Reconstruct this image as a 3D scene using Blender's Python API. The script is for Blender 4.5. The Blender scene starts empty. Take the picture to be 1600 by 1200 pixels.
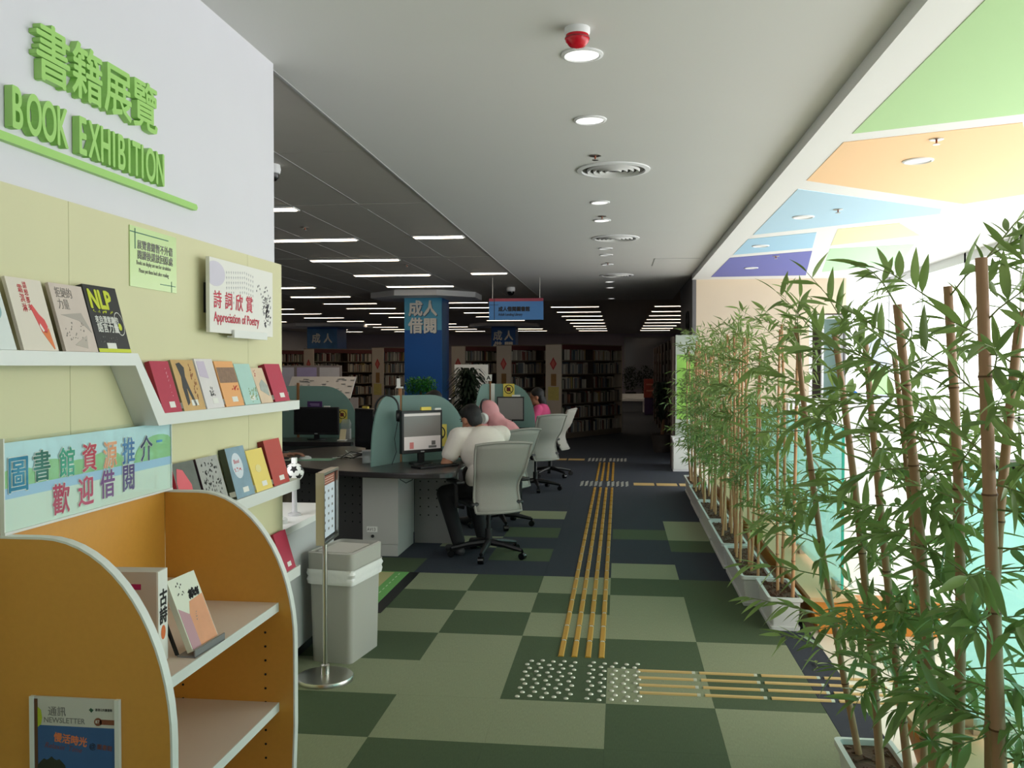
import bpy, bmesh, math, random
from mathutils import Vector, Matrix, Euler
random.seed(7)
PI = math.pi
scene = bpy.context.scene
COL = scene.collection

# ------------------------------------------------------------------ camera
cam = bpy.data.cameras.new('camera')
cam.sensor_width = 36.0
cam.lens = 31.5
cam.clip_end = 200
camo = bpy.data.objects.new('camera', cam)
COL.objects.link(camo)
camo.location = (0, 0, 1.58)
camo.rotation_euler = (math.radians(90 - 1.178), 0, math.radians(6.843))
scene.camera = camo

# ------------------------------------------------------------------ sky, daylight, exposure
world = bpy.data.worlds.new('overcast_sky')
scene.world = world
world.use_nodes = True
bg = world.node_tree.nodes['Background']
bg.inputs[0].default_value = (1.0, 0.985, 0.985, 1)
bg.inputs[1].default_value = 4.1
scene.view_settings.view_transform = 'Standard'
scene.view_settings.look = 'None'
scene.view_settings.gamma = 1.0
scene.view_settings.use_curve_mapping = False
scene.view_settings.exposure = 0.0
scene.cycles.max_bounces = 8
scene.cycles.diffuse_bounces = 5
scene.cycles.transparent_max_bounces = 24
scene.cycles.sample_clamp_indirect = 6.0


def portal(loc, rot, sx, sy):
    l = bpy.data.lights.new('window_portal', 'AREA')
    l.shape = 'RECTANGLE'
    l.size = sx
    l.size_y = sy
    l.cycles.is_portal = True
    o = bpy.data.objects.new('window_portal', l)
    COL.objects.link(o)
    o.location = loc
    o.rotation_euler = rot


portal((4.25, 7.0, 1.5), (0, PI / 2, 0), 2.9, 15.7)


# ------------------------------------------------------------------ helpers
def s2l(c):
    return tuple(((v / 255) / 12.92 if v <= 10 else (((v / 255) + 0.055) / 1.055) ** 2.4) for v in c)


MATS = {}


def mat(name, rgb, rough=0.6, metal=0.0, var=0.0, vscale=30.0, bump=0.0, bscale=200.0, emit=0.0,
        spec=0.5, stretch=None, rnd=0.0, lin=False, alpha=None):
    """procedural principled material; rgb in 0-255 reflectance (sRGB) unless lin"""
    if name in MATS:
        return MATS[name]
    m = bpy.data.materials.new(name)
    m.use_nodes = True
    nt = m.node_tree
    b = nt.nodes['Principled BSDF']
    col = rgb if lin else s2l(rgb)
    b.inputs['Base Color'].default_value = (*col, 1)
    b.inputs['Roughness'].default_value = rough
    b.inputs['Metallic'].default_value = metal
    b.inputs['Specular IOR Level'].default_value = spec
    if emit:
        b.inputs['Emission Color'].default_value = (*col, 1)
        b.inputs['Emission Strength'].default_value = emit
    src = None
    if var or bump:
        tc = nt.nodes.new('ShaderNodeTexCoord')
        mp = nt.nodes.new('ShaderNodeMapping')
        if stretch:
            mp.inputs['Scale'].default_value = stretch
        nt.links.new(tc.outputs['Object'], mp.inputs['Vector'])
    if var:
        n = nt.nodes.new('ShaderNodeTexNoise')
        n.inputs['Scale'].default_value = vscale
        n.inputs['Detail'].default_value = 4
        nt.links.new(mp.outputs[0], n.inputs['Vector'])
        mx = nt.nodes.new('ShaderNodeMix')
        mx.data_type = 'RGBA'
        mx.inputs[6].default_value = (*[max(0, c * (1 - var)) for c in col], 1)
        mx.inputs[7].default_value = (*[min(1, c * (1 + var)) for c in col], 1)
        nt.links.new(n.outputs['Fac'], mx.inputs[0])
        nt.links.new(mx.outputs[2], b.inputs['Base Color'])
        src = mx.outputs[2]
    if rnd:
        oi = nt.nodes.new('ShaderNodeObjectInfo')
        hs = nt.nodes.new('ShaderNodeHueSaturation')
        mr = nt.nodes.new('ShaderNodeMapRange')
        mr.inputs[3].default_value = 1 - rnd
        mr.inputs[4].default_value = 1 + rnd
        nt.links.new(oi.outputs['Random'], mr.inputs[0])
        nt.links.new(mr.outputs[0], hs.inputs['Value'])
        if src:
            nt.links.new(src, hs.inputs['Color'])
        else:
            hs.inputs['Color'].default_value = (*col, 1)
        nt.links.new(hs.outputs[0], b.inputs['Base Color'])
    if bump:
        n2 = nt.nodes.new('ShaderNodeTexNoise')
        n2.inputs['Scale'].default_value = bscale
        nt.links.new(mp.outputs[0], n2.inputs['Vector'])
        bp = nt.nodes.new('ShaderNodeBump')
        bp.inputs['Strength'].default_value = bump
        bp.inputs['Distance'].default_value = 0.004
        nt.links.new(n2.outputs['Fac'], bp.inputs['Height'])
        nt.links.new(bp.outputs[0], b.inputs['Normal'])
    MATS[name] = m
    return m


def glassmat(name, tint, opac=0.15, rough=0.05, body=None, frost=0.0):
    """thin sheet glass: tinted see-through mixed with a diffuse/translucent body and gloss"""
    if name in MATS:
        return MATS[name]
    m = bpy.data.materials.new(name)
    m.use_nodes = True
    nt = m.node_tree
    nt.nodes.clear()
    out = nt.nodes.new('ShaderNodeOutputMaterial')
    tr = nt.nodes.new('ShaderNodeBsdfTransparent')
    tr.inputs[0].default_value = (*tint, 1)
    di = nt.nodes.new('ShaderNodeBsdfDiffuse')
    di.inputs[0].default_value = (*(body or tint), 1)
    tl = nt.nodes.new('ShaderNodeBsdfTranslucent')
    tl.inputs[0].default_value = (*(body or tint), 1)
    a = nt.nodes.new('ShaderNodeMixShader')
    a.inputs[0].default_value = 0.5
    nt.links.new(di.outputs[0], a.inputs[1])
    nt.links.new(tl.outputs[0], a.inputs[2])
    mx = nt.nodes.new('ShaderNodeMixShader')
    mx.inputs[0].default_value = opac
    nt.links.new(tr.outputs[0], mx.inputs[1])
    nt.links.new(a.outputs[0], mx.inputs[2])
    gl = nt.nodes.new('ShaderNodeBsdfGlossy')
    gl.inputs['Roughness'].default_value = rough
    fr = nt.nodes.new('ShaderNodeFresnel')
    fr.inputs[0].default_value = 1.3
    m2 = nt.nodes.new('ShaderNodeMixShader')
    ge = nt.nodes.new('ShaderNodeNewGeometry')
    inv = nt.nodes.new('ShaderNodeMath')
    inv.operation = 'SUBTRACT'
    inv.inputs[0].default_value = 1.0
    nt.links.new(ge.outputs['Backfacing'], inv.inputs[1])
    mu = nt.nodes.new('ShaderNodeMath')
    mu.operation = 'MULTIPLY'
    nt.links.new(fr.outputs[0], mu.inputs[0])
    nt.links.new(inv.outputs[0], mu.inputs[1])
    nt.links.new(mu.outputs[0], m2.inputs[0])
    nt.links.new(mx.outputs[0], m2.inputs[1])
    nt.links.new(gl.outputs[0], m2.inputs[2])
    nt.links.new(m2.outputs[0], out.inputs[0])
    MATS[name] = m
    return m


def leafmat(name, rgb):
    m = bpy.data.materials.new(name)
    m.use_nodes = True
    nt = m.node_tree
    nt.nodes.clear()
    out = nt.nodes.new('ShaderNodeOutputMaterial')
    col = s2l(rgb)
    oi = nt.nodes.new('ShaderNodeObjectInfo')
    ge = nt.nodes.new('ShaderNodeNewGeometry')
    ad = nt.nodes.new('ShaderNodeMath')
    ad.operation = 'ADD'
    nt.links.new(oi.outputs['Random'], ad.inputs[0])
    nt.links.new(ge.outputs['Random Per Island'], ad.inputs[1])
    mr = nt.nodes.new('ShaderNodeMapRange')
    mr.inputs[2].default_value = 2.0
    mr.inputs[3].default_value = 0.55
    mr.inputs[4].default_value = 1.5
    nt.links.new(ad.outputs[0], mr.inputs[0])
    hs = nt.nodes.new('ShaderNodeHueSaturation')
    hs.inputs['Color'].default_value = (*col, 1)
    nt.links.new(mr.outputs[0], hs.inputs['Value'])
    p = nt.nodes.new('ShaderNodeBsdfPrincipled')
    p.inputs['Roughness'].default_value = 0.42
    nt.links.new(hs.outputs[0], p.inputs['Base Color'])
    t = nt.nodes.new('ShaderNodeBsdfTranslucent')
    nt.links.new(hs.outputs[0], t.inputs[0])
    mx = nt.nodes.new('ShaderNodeMixShader')
    mx.inputs[0].default_value = 0.3
    nt.links.new(p.outputs[0], mx.inputs[1])
    nt.links.new(t.outputs[0], mx.inputs[2])
    nt.links.new(mx.outputs[0], out.inputs[0])
    MATS[name] = m
    return m


def orth(d):
    d = Vector(d).normalized()
    a = Vector((0, 0, 1)) if abs(d.z) < 0.9 else Vector((1, 0, 0))
    u = d.cross(a).normalized()
    return u, d.cross(u).normalized()


class MB:
    def __init__(s):
        s.v, s.f, s.m = [], [], []

    def add(s, vs, fs, mi=0):
        o = len(s.v)
        s.v += [tuple(p) for p in vs]
        s.f += [tuple(i + o for i in f) for f in fs]
        s.m += [mi] * len(fs)
        return s

    def box(s, x0, y0, z0, x1, y1, z1, mi=0):
        v = [(x0, y0, z0), (x1, y0, z0), (x1, y1, z0), (x0, y1, z0), (x0, y0, z1), (x1, y0, z1), (x1, y1, z1), (x0, y1, z1)]
        return s.add(v, [(0, 3, 2, 1), (4, 5, 6, 7), (0, 1, 5, 4), (1, 2, 6, 5), (2, 3, 7, 6), (3, 0, 4, 7)], mi)

    def bar(s, p0, p1, w, h, mi=0, up=(0, 0, 1)):
        """box beam from p0 to p1, width w (sideways) and height h (up)"""
        p0, p1 = Vector(p0), Vector(p1)
        d = (p1 - p0).normalized()
        up = Vector(up)
        u = d.cross(up)
        u = u.normalized() if u.length > 1e-5 else orth(d)[0]
        n = u.cross(d).normalized()
        v = []
        for p in (p0, p1):
            for a, b in ((-1, -1), (1, -1), (1, 1), (-1, 1)):
                v.append(p + u * a * w / 2 + n * b * h / 2)
        return s.add(v, [(3, 2, 1, 0), (4, 5, 6, 7), (0, 1, 5, 4), (1, 2, 6, 5), (2, 3, 7, 6), (3, 0, 4, 7)], mi)

    def tube(s, pts, rad, n=10, mi=0, caps=True):
        pts = [Vector(p) for p in pts]
        if not hasattr(rad, '__len__'):
            rad = [rad] * len(pts)
        u = None
        vs = []
        for i, p in enumerate(pts):
            d = (pts[min(i + 1, len(pts) - 1)] - pts[max(i - 1, 0)]).normalized()
            if u is None:
                u, w = orth(d)
            else:
                u = (u - d * u.dot(d)).normalized()
                w = d.cross(u)
            for k in range(n):
                t = 2 * PI * k / n
                vs.append(p + (u * math.cos(t) + w * math.sin(t)) * rad[i])
        fs = []
        for i in range(len(pts) - 1):
            for k in range(n):
                a, b = i * n + k, i * n + (k + 1) % n
                fs.append((a, b, b + n, a + n))
        if caps:
            fs.append(tuple(range(n - 1, -1, -1)))
            fs.append(tuple(range((len(pts) - 1) * n, len(pts) * n)))
        return s.add(vs, fs, mi)

    def lathe(s, prof, n=24, c=(0, 0, 0), mi=0, cap0=False, cap1=False):
        vs = []
        for r, z in prof:
            for k in range(n):
                t = 2 * PI * k / n
                vs.append((c[0] + r * math.cos(t), c[1] + r * math.sin(t), c[2] + z))
        fs = []
        for i in range(len(prof) - 1):
            for k in range(n):
                a, b = i * n + k, i * n + (k + 1) % n
                fs.append((a, b, b + n, a + n))
        if cap0:
            fs.append(tuple(range(n - 1, -1, -1)))
        if cap1:
            fs.append(tuple(range((len(prof) - 1) * n, len(prof) * n)))
        return s.add(vs, fs, mi)

    def prism(s, poly, z0, z1, mi=0, axis='z'):
        """polygon extruded; axis z: (x,y)->z, y: (x,z)->y, x: (y,z)->x"""
        n = len(poly)

        def P(a, b, c):
            return (a, b, c) if axis == 'z' else ((a, c, b) if axis == 'y' else (c, a, b))
        v = [P(a, b, z0) for a, b in poly] + [P(a, b, z1) for a, b in poly]
        f = [tuple(range(n - 1, -1, -1)), tuple(range(n, 2 * n))]
        f += [(i, (i + 1) % n, n + (i + 1) % n, n + i) for i in range(n)]
        return s.add(v, f, mi)

    def xform(s, M):
        s.v = [tuple(M @ Vector(p)) for p in s.v]
        return s

    def mesh(s, name, mats):
        me = bpy.data.meshes.new(name)
        me.from_pydata(s.v, [], s.f)
        for m in (mats if isinstance(mats, (list, tuple)) else [mats]):
            me.materials.append(m)
        if any(s.m):
            me.polygons.foreach_set('material_index', s.m)
        bm = bmesh.new()
        bm.from_mesh(me)
        bmesh.ops.recalc_face_normals(bm, faces=bm.faces)
        bm.to_mesh(me)
        bm.free()
        me.update()
        return me

    def build(s, name, mats, parent=None, smooth=False, bevel=0.0, seg=2):
        return link(name, s.mesh(name, mats), parent, smooth, bevel, seg)


def link(name, me, parent=None, smooth=False, bevel=0.0, seg=2):
    o = bpy.data.objects.new(name, me)
    COL.objects.link(o)
    o.parent = parent
    if smooth:
        me.polygons.foreach_set('use_smooth', [True] * len(me.polygons))
        try:
            me.set_sharp_from_angle(angle=math.radians(42))
        except Exception:
            pass
    if bevel:
        b = o.modifiers.new('bevel', 'BEVEL')
        b.width = bevel
        b.segments = seg
        b.limit_method = 'ANGLE'
    return o


def tag(o, label=None, cat=None, group=None, kind=None):
    if label:
        o['label'] = label
    if cat:
        o['category'] = cat
    if group:
        o['group'] = group
    if kind:
        o['kind'] = kind
    return o


def struct(o):
    o['kind'] = 'structure'
    return o


def thing(name, label, cat, loc=(0, 0, 0), rot=0.0, group=None):
    o = bpy.data.objects.new(name, None)
    o.empty_display_size = 0.05
    COL.objects.link(o)
    o.location = loc
    o.rotation_euler = rot if hasattr(rot, '__len__') else (0, 0, rot)
    return tag(o, label, cat, group)


def copy_tree(o, parent=None):
    c = o.copy()
    COL.objects.link(c)
    c.parent = parent
    for ch in o.children:
        copy_tree(ch, c)
    return c


def text(name, body, size, at, material, parent, xs=1.0, ext=0.0006, off=0.0, align='LEFT', rot=0.0, res=2, shear=0.0, slant=0.0):
    """flat lettering in the parent's local x-z plane facing -y; at = (x, y, z) of baseline start"""
    c = bpy.data.curves.new('t', 'FONT')
    c.body = body
    c.size = size
    c.extrude = ext
    c.align_x = align
    c.resolution_u = res
    c.shear = shear
    o = bpy.data.objects.new('t', c)
    COL.objects.link(o)
    bpy.context.view_layer.update()
    me = bpy.data.meshes.new_from_object(o.evaluated_get(bpy.context.evaluated_depsgraph_get()))
    bpy.data.objects.remove(o)
    bpy.data.curves.remove(c)
    if off:
        # heavier strokes: the glyph repeated around itself by the stroke gain
        nv = len(me.vertices)
        co = [v.co.copy() for v in me.vertices]
        fc = [tuple(p.vertices) for p in me.polygons]
        vs, fs = [], []
        nd = 8 if off >= 0.003 else 4
        for k in range(nd):
            dx, dy = off * math.cos(2 * PI * k / nd) / xs, off * math.sin(2 * PI * k / nd)
            o_ = len(vs)
            vs += [(p.x + dx, p.y + dy, p.z + k * 0.00012) for p in co]
            fs += [tuple(i + o_ for i in f) for f in fc]
        bpy.data.meshes.remove(me)
        me = bpy.data.meshes.new('t')
        me.from_pydata(vs, [], fs)
    M = Matrix.Translation(at) @ Matrix.Rotation(-rot, 4, 'Y') @ Matrix.Rotation(PI / 2, 4, 'X') @ Matrix.Diagonal((xs, 1, 1, 1))
    if slant:
        S = Matrix.Identity(4)
        S[1][0] = slant
        M = M @ S
    me.transform(M)
    me.materials.clear()
    me.materials.append(material)
    me.name = name
    return link(name, me, parent)


ORD = ['first', 'second', 'third', 'fourth', 'fifth', 'sixth', 'seventh', 'eighth', 'ninth', 'tenth', 'eleventh', 'twelfth',
       'thirteenth', 'fourteenth', 'fifteenth', 'sixteenth', 'seventeenth', 'eighteenth', 'nineteenth', 'twentieth'] + \
      ['twenty-' + q for q in ('first', 'second', 'third', 'fourth', 'fifth', 'sixth', 'seventh', 'eighth', 'ninth')] + ['thirtieth'] + \
      ['thirty-' + q for q in ('first', 'second', 'third', 'fourth', 'fifth', 'sixth', 'seventh', 'eighth', 'ninth')]

# ------------------------------------------------------------------ materials
M_white = mat('white_paint', (232, 232, 234), 0.55)
M_wall = mat('lavender_white_wall', (222, 221, 228), 0.7, var=0.02, vscale=4)
M_ceil = mat('ceiling_paint', (214, 213, 211), 0.8, var=0.015, vscale=2)
M_ceil2 = mat('bulkhead_paint', (240, 240, 240), 0.75)
M_panel = mat('grey_metal_ceiling', (172, 167, 160), 0.55, metal=0.0, var=0.04, vscale=6)
M_seam = mat('ceiling_seam', (170, 170, 170), 0.5)
M_board = mat('pale_lime_board', (218, 214, 174), 0.65, var=0.03, vscale=3)
M_lam = mat('white_laminate', (228, 230, 226), 0.4)
M_orange = mat('orange_laminate', (214, 152, 62), 0.42, var=0.05, vscale=60)
M_green = mat('sign_green', (164, 214, 116), 0.45)
M_steel = mat('brushed_steel', (190, 188, 182), 0.28, metal=1.0, var=0.06, vscale=80, stretch=(1, 1, 0.05))
M_dark = mat('black_plastic', (22, 22, 24), 0.45)
M_black = mat('dark_gloss', (12, 12, 14), 0.25)
M_top = mat('dark_worktop', (40, 37, 37), 0.28, var=0.15, vscale=120)
M_peg = mat('grey_pegboard', (132, 131, 127), 0.6)
M_desk = mat('grey_white_laminate', (184, 182, 176), 0.5)
M_pegd = mat('charcoal_pegboard', (84, 84, 82), 0.6)
M_hole = mat('peg_hole', (22, 22, 22), 0.9)
M_frost = glassmat('frosted_teal_glass', (0.42, 0.62, 0.58), 0.68, 0.3, (0.40, 0.56, 0.52))
M_mint = glassmat('mint_balustrade_glass', (0.66, 0.93, 0.91), 0.28, 0.05, (0.62, 0.9, 0.87))
M_clear = glassmat('clear_window_glass', (0.97, 0.99, 0.985), 0.0, 0.02)
M_wood = mat('pale_wood', (164, 112, 70), 0.55, var=0.12, vscale=20, stretch=(6, 6, 0.5))
M_mesh = mat('light_grey_mesh', (154, 151, 143), 0.75, bump=0.5, bscale=260)
M_bcase = mat('dark_bookcase', (74, 58, 48), 0.6, var=0.1, vscale=14)
M_bshelf = mat('shelf_edge', (120, 108, 94), 0.55)
M_bend = mat('cream_end_panel', (204, 190, 172), 0.6)
M_blue = mat('banner_blue', (26, 92, 172), 0.5, var=0.12, vscale=2)
M_cyan = mat('banner_cyan', (92, 178, 214), 0.5, var=0.1, vscale=3)
M_bar = mat('yellow_metal_bar', (214, 164, 62), 0.35, metal=0.35)
M_tan = mat('tan_bar', (206, 172, 112), 0.45)
M_stud = mat('pale_stud', (228, 226, 214), 0.3, metal=0.5)
M_pot = mat('pale_grey_planter', (212, 212, 210), 0.5)
M_soil = mat('bark_mulch', (92, 62, 46), 0.9, var=0.5, vscale=60, bump=1.0, bscale=60)
M_cane = mat('bamboo_cane', (172, 132, 98), 0.5, var=0.22, vscale=18, stretch=(1, 1, 0.25))
M_cane2 = mat('bamboo_cane_green', (192, 142, 100), 0.5, var=0.2, vscale=18, stretch=(1, 1, 0.25))
M_node = mat('cane_node', (104, 70, 42), 0.6)
M_twig = mat('twig', (120, 128, 74), 0.6)
M_leaf = leafmat('bamboo_leaf', (128, 152, 86))
M_tube = mat('fluorescent_tube', (255, 234, 204), 0.5, emit=12.0)
M_lens = mat('downlight_lens', (255, 252, 246), 0.4, emit=1.6)
M_dim = mat('faint_glow_lens', (226, 226, 226), 0.3, emit=0.25)  # faint emission put into the material to brighten lenses that are off
M_ink = mat('black_ink', (36, 34, 34), 0.8)
M_grey = mat('grey_ink', (128, 126, 124), 0.8)
M_red = mat('red_ink', (196, 40, 52), 0.7)
M_paper = mat('white_paper', (236, 234, 228), 0.8)
M_cream = mat('cream_floor_tile', (232, 226, 212), 0.35, var=0.03, vscale=3)
M_kerb = mat('orange_kerb', (214, 134, 44), 0.5, var=0.05, vscale=12)
M_kerbtop = mat('beige_kerb_cap', (214, 178, 132), 0.5)
M_bin = mat('warm_grey_bin', (176, 174, 166), 0.5)
M_yel = mat('warning_yellow', (232, 210, 96), 0.7)
M_skin = mat('skin', (176, 122, 94), 0.55, var=0.06, vscale=20)
M_hair = mat('black_hair', (13, 11, 11), 0.65, bump=0.6, bscale=120)
M_navy = mat('navy_carpet', (44, 50, 62), 0.95, var=0.45, vscale=26, stretch=(1, 5, 1), bump=0.6, bscale=260)
M_dgreen = mat('moss_green_carpet', (72, 88, 60), 0.95, var=0.32, vscale=45, stretch=(8, 0.7, 1), bump=0.6, bscale=300)
M_sage = mat('sage_carpet', (140, 146, 117), 0.95, var=0.26, vscale=45, stretch=(8, 0.7, 1), bump=0.6, bscale=300)
# ================================================================== THE SETTING
CZ = 3.06
floor = struct(MB().box(-14, -4, -0.2, 4.4, 42, -0.006).build('floor', M_navy))
# carpet tiles, half a metre square, child pieces of the floor
tmesh = {}
for k, m in (('L', M_sage), ('D', M_dgreen), ('N', M_navy)):
    tmesh[k] = MB().box(-0.2497, -0.2497, -0.006, 0.2497, 0.2497, 0.0).mesh('carpet_tile', m)
rowsmap = {   # y start of row -> colours of the columns from x = -2.06 to 0.94
    1.68: 'DDLLDL', 2.18: 'DLDDLD', 2.68: 'LDLDLL', 3.18: 'DLDDDL', 3.68: 'DDLLDL', 4.18: 'LLLDLD', 4.68: 'DDLDDL',
    5.18: 'DLDLLD', 5.68: 'DDLDLD', 6.18: 'DLDLDD', 6.68: 'DNNNLN', 7.18: 'NNDNNN', 7.68: 'NLNNND', 8.18: 'NNDNDL',
    8.68: 'NNNNNL', 9.18: 'NNLNNN'}
for j in range(24):
    y = 1.68 + 0.5 * j
    row = rowsmap.get(round(y, 2), 'NNNNNN')
    for i in range(6):
        o = link('carpet_tile', tmesh[row[i]], floor)
        o.location = (-1.81 + 0.5 * i, y + 0.25, 0)
MB().box(0.942, 1.68, -0.006, 1.125, 11.5, 0.0).build('carpet_border', M_navy, floor)
MB().box(1.127, -3.9, -0.006, 4.2, 14.85, -0.001).build('tile_paving', M_cream, floor)

# walls
struct(MB().box(-1.84, -4, 0, -1.69, 4.255, CZ).build('wall_left', M_wall))
struct(MB().box(-14.2, 4.5, 0, -14, 42, CZ + 0.1).build('wall_library_left', M_wall))
struct(MB().box(-14.2, 4.3, 0, -2.45, 4.5, CZ + 0.1).build('wall_library_near', M_wall))
M_lav = mat('lavender_far_wall', (186, 176, 190), 0.7)
struct(MB().box(-14.2, 42, 0, 3.7, 42.2, CZ + 0.1).build('wall_far', M_lav))
struct(MB().box(3.6, 14.98, 0, 3.7, 42, CZ + 0.1).build('wall_library_right', M_wall))
M_beige = mat('beige_wall', (226, 208, 184), 0.7, var=0.02, vscale=3)
M_pillar = mat('grey_side_wall', (112, 110, 112), 0.7)
bw = struct(MB().box(1.24, 14.9, 0, 3.03, 17.8, CZ + 0.1).box(3.03, 14.9, 2.42, 3.6, 15.1, CZ + 0.1).build('wall_beige_end', M_beige))
struct(MB().box(1.18, 14.9, 0, 1.238, 17.8, CZ + 0.1).build('wall_clock_side', M_pillar))
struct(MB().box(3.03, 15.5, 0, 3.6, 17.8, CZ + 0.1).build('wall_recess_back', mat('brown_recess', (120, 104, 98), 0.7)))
struct(MB().box(4.26, -4, 0, 4.4, -0.83, CZ).build('wall_right', M_wall))
struct(MB().box(-1.84, -4.2, 0, 4.4, -4, CZ).build('wall_back', M_wall))
# window walls: x = 4.3 the whole length, and the end beyond the beige wall
fr = MB()
WY = [-0.8 + 1.57 * k for k in range(11)]
for y in WY:
    fr.box(4.26, y - 0.03, 0, 4.36, y + 0.03, CZ)
fr.box(4.26, -.8, 0, 4.36, 14.9, 0.08).box(4.26, -.8, 0.98, 4.36, 14.9, 1.03).box(4.26, -.8, 2.86, 4.36, 14.9, CZ)
w1 = struct(fr.build('window_1', mat('pale_window_frame', (226, 228, 228), 0.4)))
for a, b in zip(WY[:-1], WY[1:]):
    MB().box(4.30, a + 0.03, 0.08, 4.312, b - 0.03, 0.98).build('pane', M_clear, w1)
    MB().box(4.30, a + 0.03, 1.03, 4.312, b - 0.03, 2.86).build('pane', M_clear, w1)
w2 = struct(MB().box(3.6, 14.9, 0, 4.3, 14.98, 0.9).box(3.6, 14.9, 0.9, 3.66, 14.98, CZ).box(4.24, 14.9, 0.9, 4.3, 14.98, CZ)
            .box(3.66, 14.9, 2.86, 4.24, 14.98, CZ).build('window_2', M_white))
MB().box(3.66, 14.93, 0.9, 4.24, 14.94, 2.86).build('pane', M_clear, w2)
# door with a glass leaf in the recess
d1 = struct(MB().box(3.05, 15.0, 0, 3.1, 15.08, 2.4).box(3.52, 15.0, 0, 3.58, 15.08, 2.4).box(3.1, 15.0, 2.33, 3.52, 15.08, 2.4).build('door_1', M_white))
MB().box(3.28, 15.02, 0, 3.52, 15.05, 2.33).build('glass_leaf', M_frost, d1)
MB().box(3.25, 15.0, 0, 3.28, 15.07, 2.33).build('mullion', M_white, d1)
MB().box(2.6, 14.3, 0, 3.75, 14.45, 1.03).box(2.55, 14.26, 1.03, 3.8, 14.49, 1.07).build('trim_1', M_white)
struct(bpy.data.objects['trim_1'])

# ceilings
struct(MB().box(-1.73, -4, CZ, 1.17, 20.4, CZ + 0.15).build('ceiling', M_ceil))
cr = struct(MB().box(1.17, -4, 2.98, 4.36, 14.9, CZ + 0.15).build('ceiling_right', M_ceil2))
cl = struct(MB().box(-14.2, 4.3, CZ + 0.012, -1.735, 42, CZ + 0.15).box(-1.735, 20.4, CZ + 0.012, 3.7, 42, CZ + 0.15)
            .box(1.17, 14.9, CZ + 0.012, 3.7, 20.4, CZ + 0.15).build('ceiling_left', M_panel))
MB().box(-1.735, 4.3, CZ - 0.006, -1.72, 20.4, CZ + 0.012).build('edge_trim', M_seam, cl)
# metal panels: 0.645 wide, about two metres long
colx = [-1.74 - 0.643 * i for i in range(11)]
rowy = [4.32, 6.06, 8.03, 8.30, 10.2, 12.05, 12.3, 14.3, 16.3, 18.5, 20.4]
for i in range(10):
    for j in range(10):
        g = 0.004
        z = CZ + (0.004 if rowy[j + 1] - rowy[j] > 0.5 else 0.0)
        MB().box(colx[i + 1] + g, rowy[j] + g, z, colx[i] - g, rowy[j + 1] - g, CZ + 0.012).build('ceiling_panel', M_panel, cl)
for x in colx[1:]:
    MB().box(x - 0.004, 4.32, CZ + 0.001, x + 0.004, 20.4, CZ + 0.012).build('seam_strip', M_seam, cl)

# painted panels on the right-hand ceiling
pcol = {'green': (184, 222, 164), 'orange': (255, 212, 164), 'sky': (186, 220, 242), 'sky2': (172, 214, 242), 'violet': (112, 116, 192),
        'lemon': (250, 246, 186), 'mint': (190, 242, 188)}
P = {'green': [(1.38, 1.0), (1.39, 5.64), (2.22, 5.31), (3.3, 4.9), (3.3, 1.0)],
     'orange': [(1.39, 5.85), (1.40, 7.02), (2.95, 8.19), (3.35, 7.7), (2.78, 6.5), (2.3, 5.5)],
     'sky': [(1.40, 7.35), (1.415, 9.86), (2.93, 8.7), (2.85, 8.43)],
     'sky2': [(1.41, 10.18), (1.42, 11.6), (2.27, 11.02), (2.05, 9.75)],
     'violet': [(1.42, 11.92), (1.43, 14.45), (2.86, 14.35), (2.33, 11.32)],
     'lemon': [(2.22, 9.55), (2.44, 10.83), (3.2, 10.1), (2.73, 9.22)],
     'mint': [(2.50, 11.15), (3.0, 13.87), (3.88, 13.1), (3.37, 10.84)]}
pr_ = [(2.5, 6.0)]
for k, poly in P.items():
    MB().prism(poly, 2.977, 2.985).build('painted_ceiling_panel', mat('ceiling_' + k, pcol[k], 0.7), cr)

# ================================================================== CEILING FITTINGS
def downlight(x, y, z, r, lens, label, group):
    t = thing('downlight', label, 'downlight', (x, y, z), 0, group)
    MB().lathe([(r, 0.0), (r, -0.006), (r * 0.86, -0.011), (r * 0.8, -0.006), (r * 0.8, 0.0)], 28).build('trim_ring', M_white, t, True)
    MB().lathe([(r * 0.8, -0.004), (0.001, -0.004)], 24).build('lens', lens, t)
    return t


dls = [4.303, 5.443, 8.189, 9.198, 11.405, 12.063, 13.206, 15.92, 17.1, 19.86]
for i, y in enumerate(dls):
    r = 0.1 if i < 2 else 0.09
    downlight(-0.18, y, CZ, r, M_lens if i in (0, 1, 2, 3, 7, 8, 9) else M_dim,
              ORD[i] + ' recessed downlight from the red alarm in the corridor ceiling', 'downlights along the corridor ceiling')
for i, (x, y) in enumerate([(2.015, 6.42), (1.71, 8.71), (1.63, 10.75), (1.865, 13.15)]):
    downlight(x, y, 2.977, 0.1, M_dim, 'round downlight in the %s ceiling panel' % ['orange', 'large pale blue', 'small pale blue', 'violet'][i],
              'downlights in the painted ceiling')


def diffuser(x, y, label):
    t = thing('air_diffuser', label, 'air vent', (x, y, CZ), 0, 'round air diffusers along the corridor ceiling')
    MB().lathe([(0.275, 0), (0.275, -0.008), (0.24, -0.014), (0.235, -0.004), (0.235, 0)], 40).build('outer_ring', M_white, t, True)
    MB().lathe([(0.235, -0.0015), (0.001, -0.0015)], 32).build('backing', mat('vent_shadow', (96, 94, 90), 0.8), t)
    for k, r in enumerate((0.20, 0.155, 0.11, 0.065)):
        MB().lathe([(r, -0.004), (r - 0.006, -0.022), (r - 0.026, -0.012), (r - 0.02, -0.004)], 36).build('cone_ring', M_ceil, t, True)


for y, l in ((6.843, 'nearest and largest round air diffuser in the white ceiling'), (10.5, 'second round air diffuser along the corridor ceiling'),
             (14.81, 'farthest round air diffuser along the corridor ceiling')):
    diffuser(-0.05, y, l)


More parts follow.
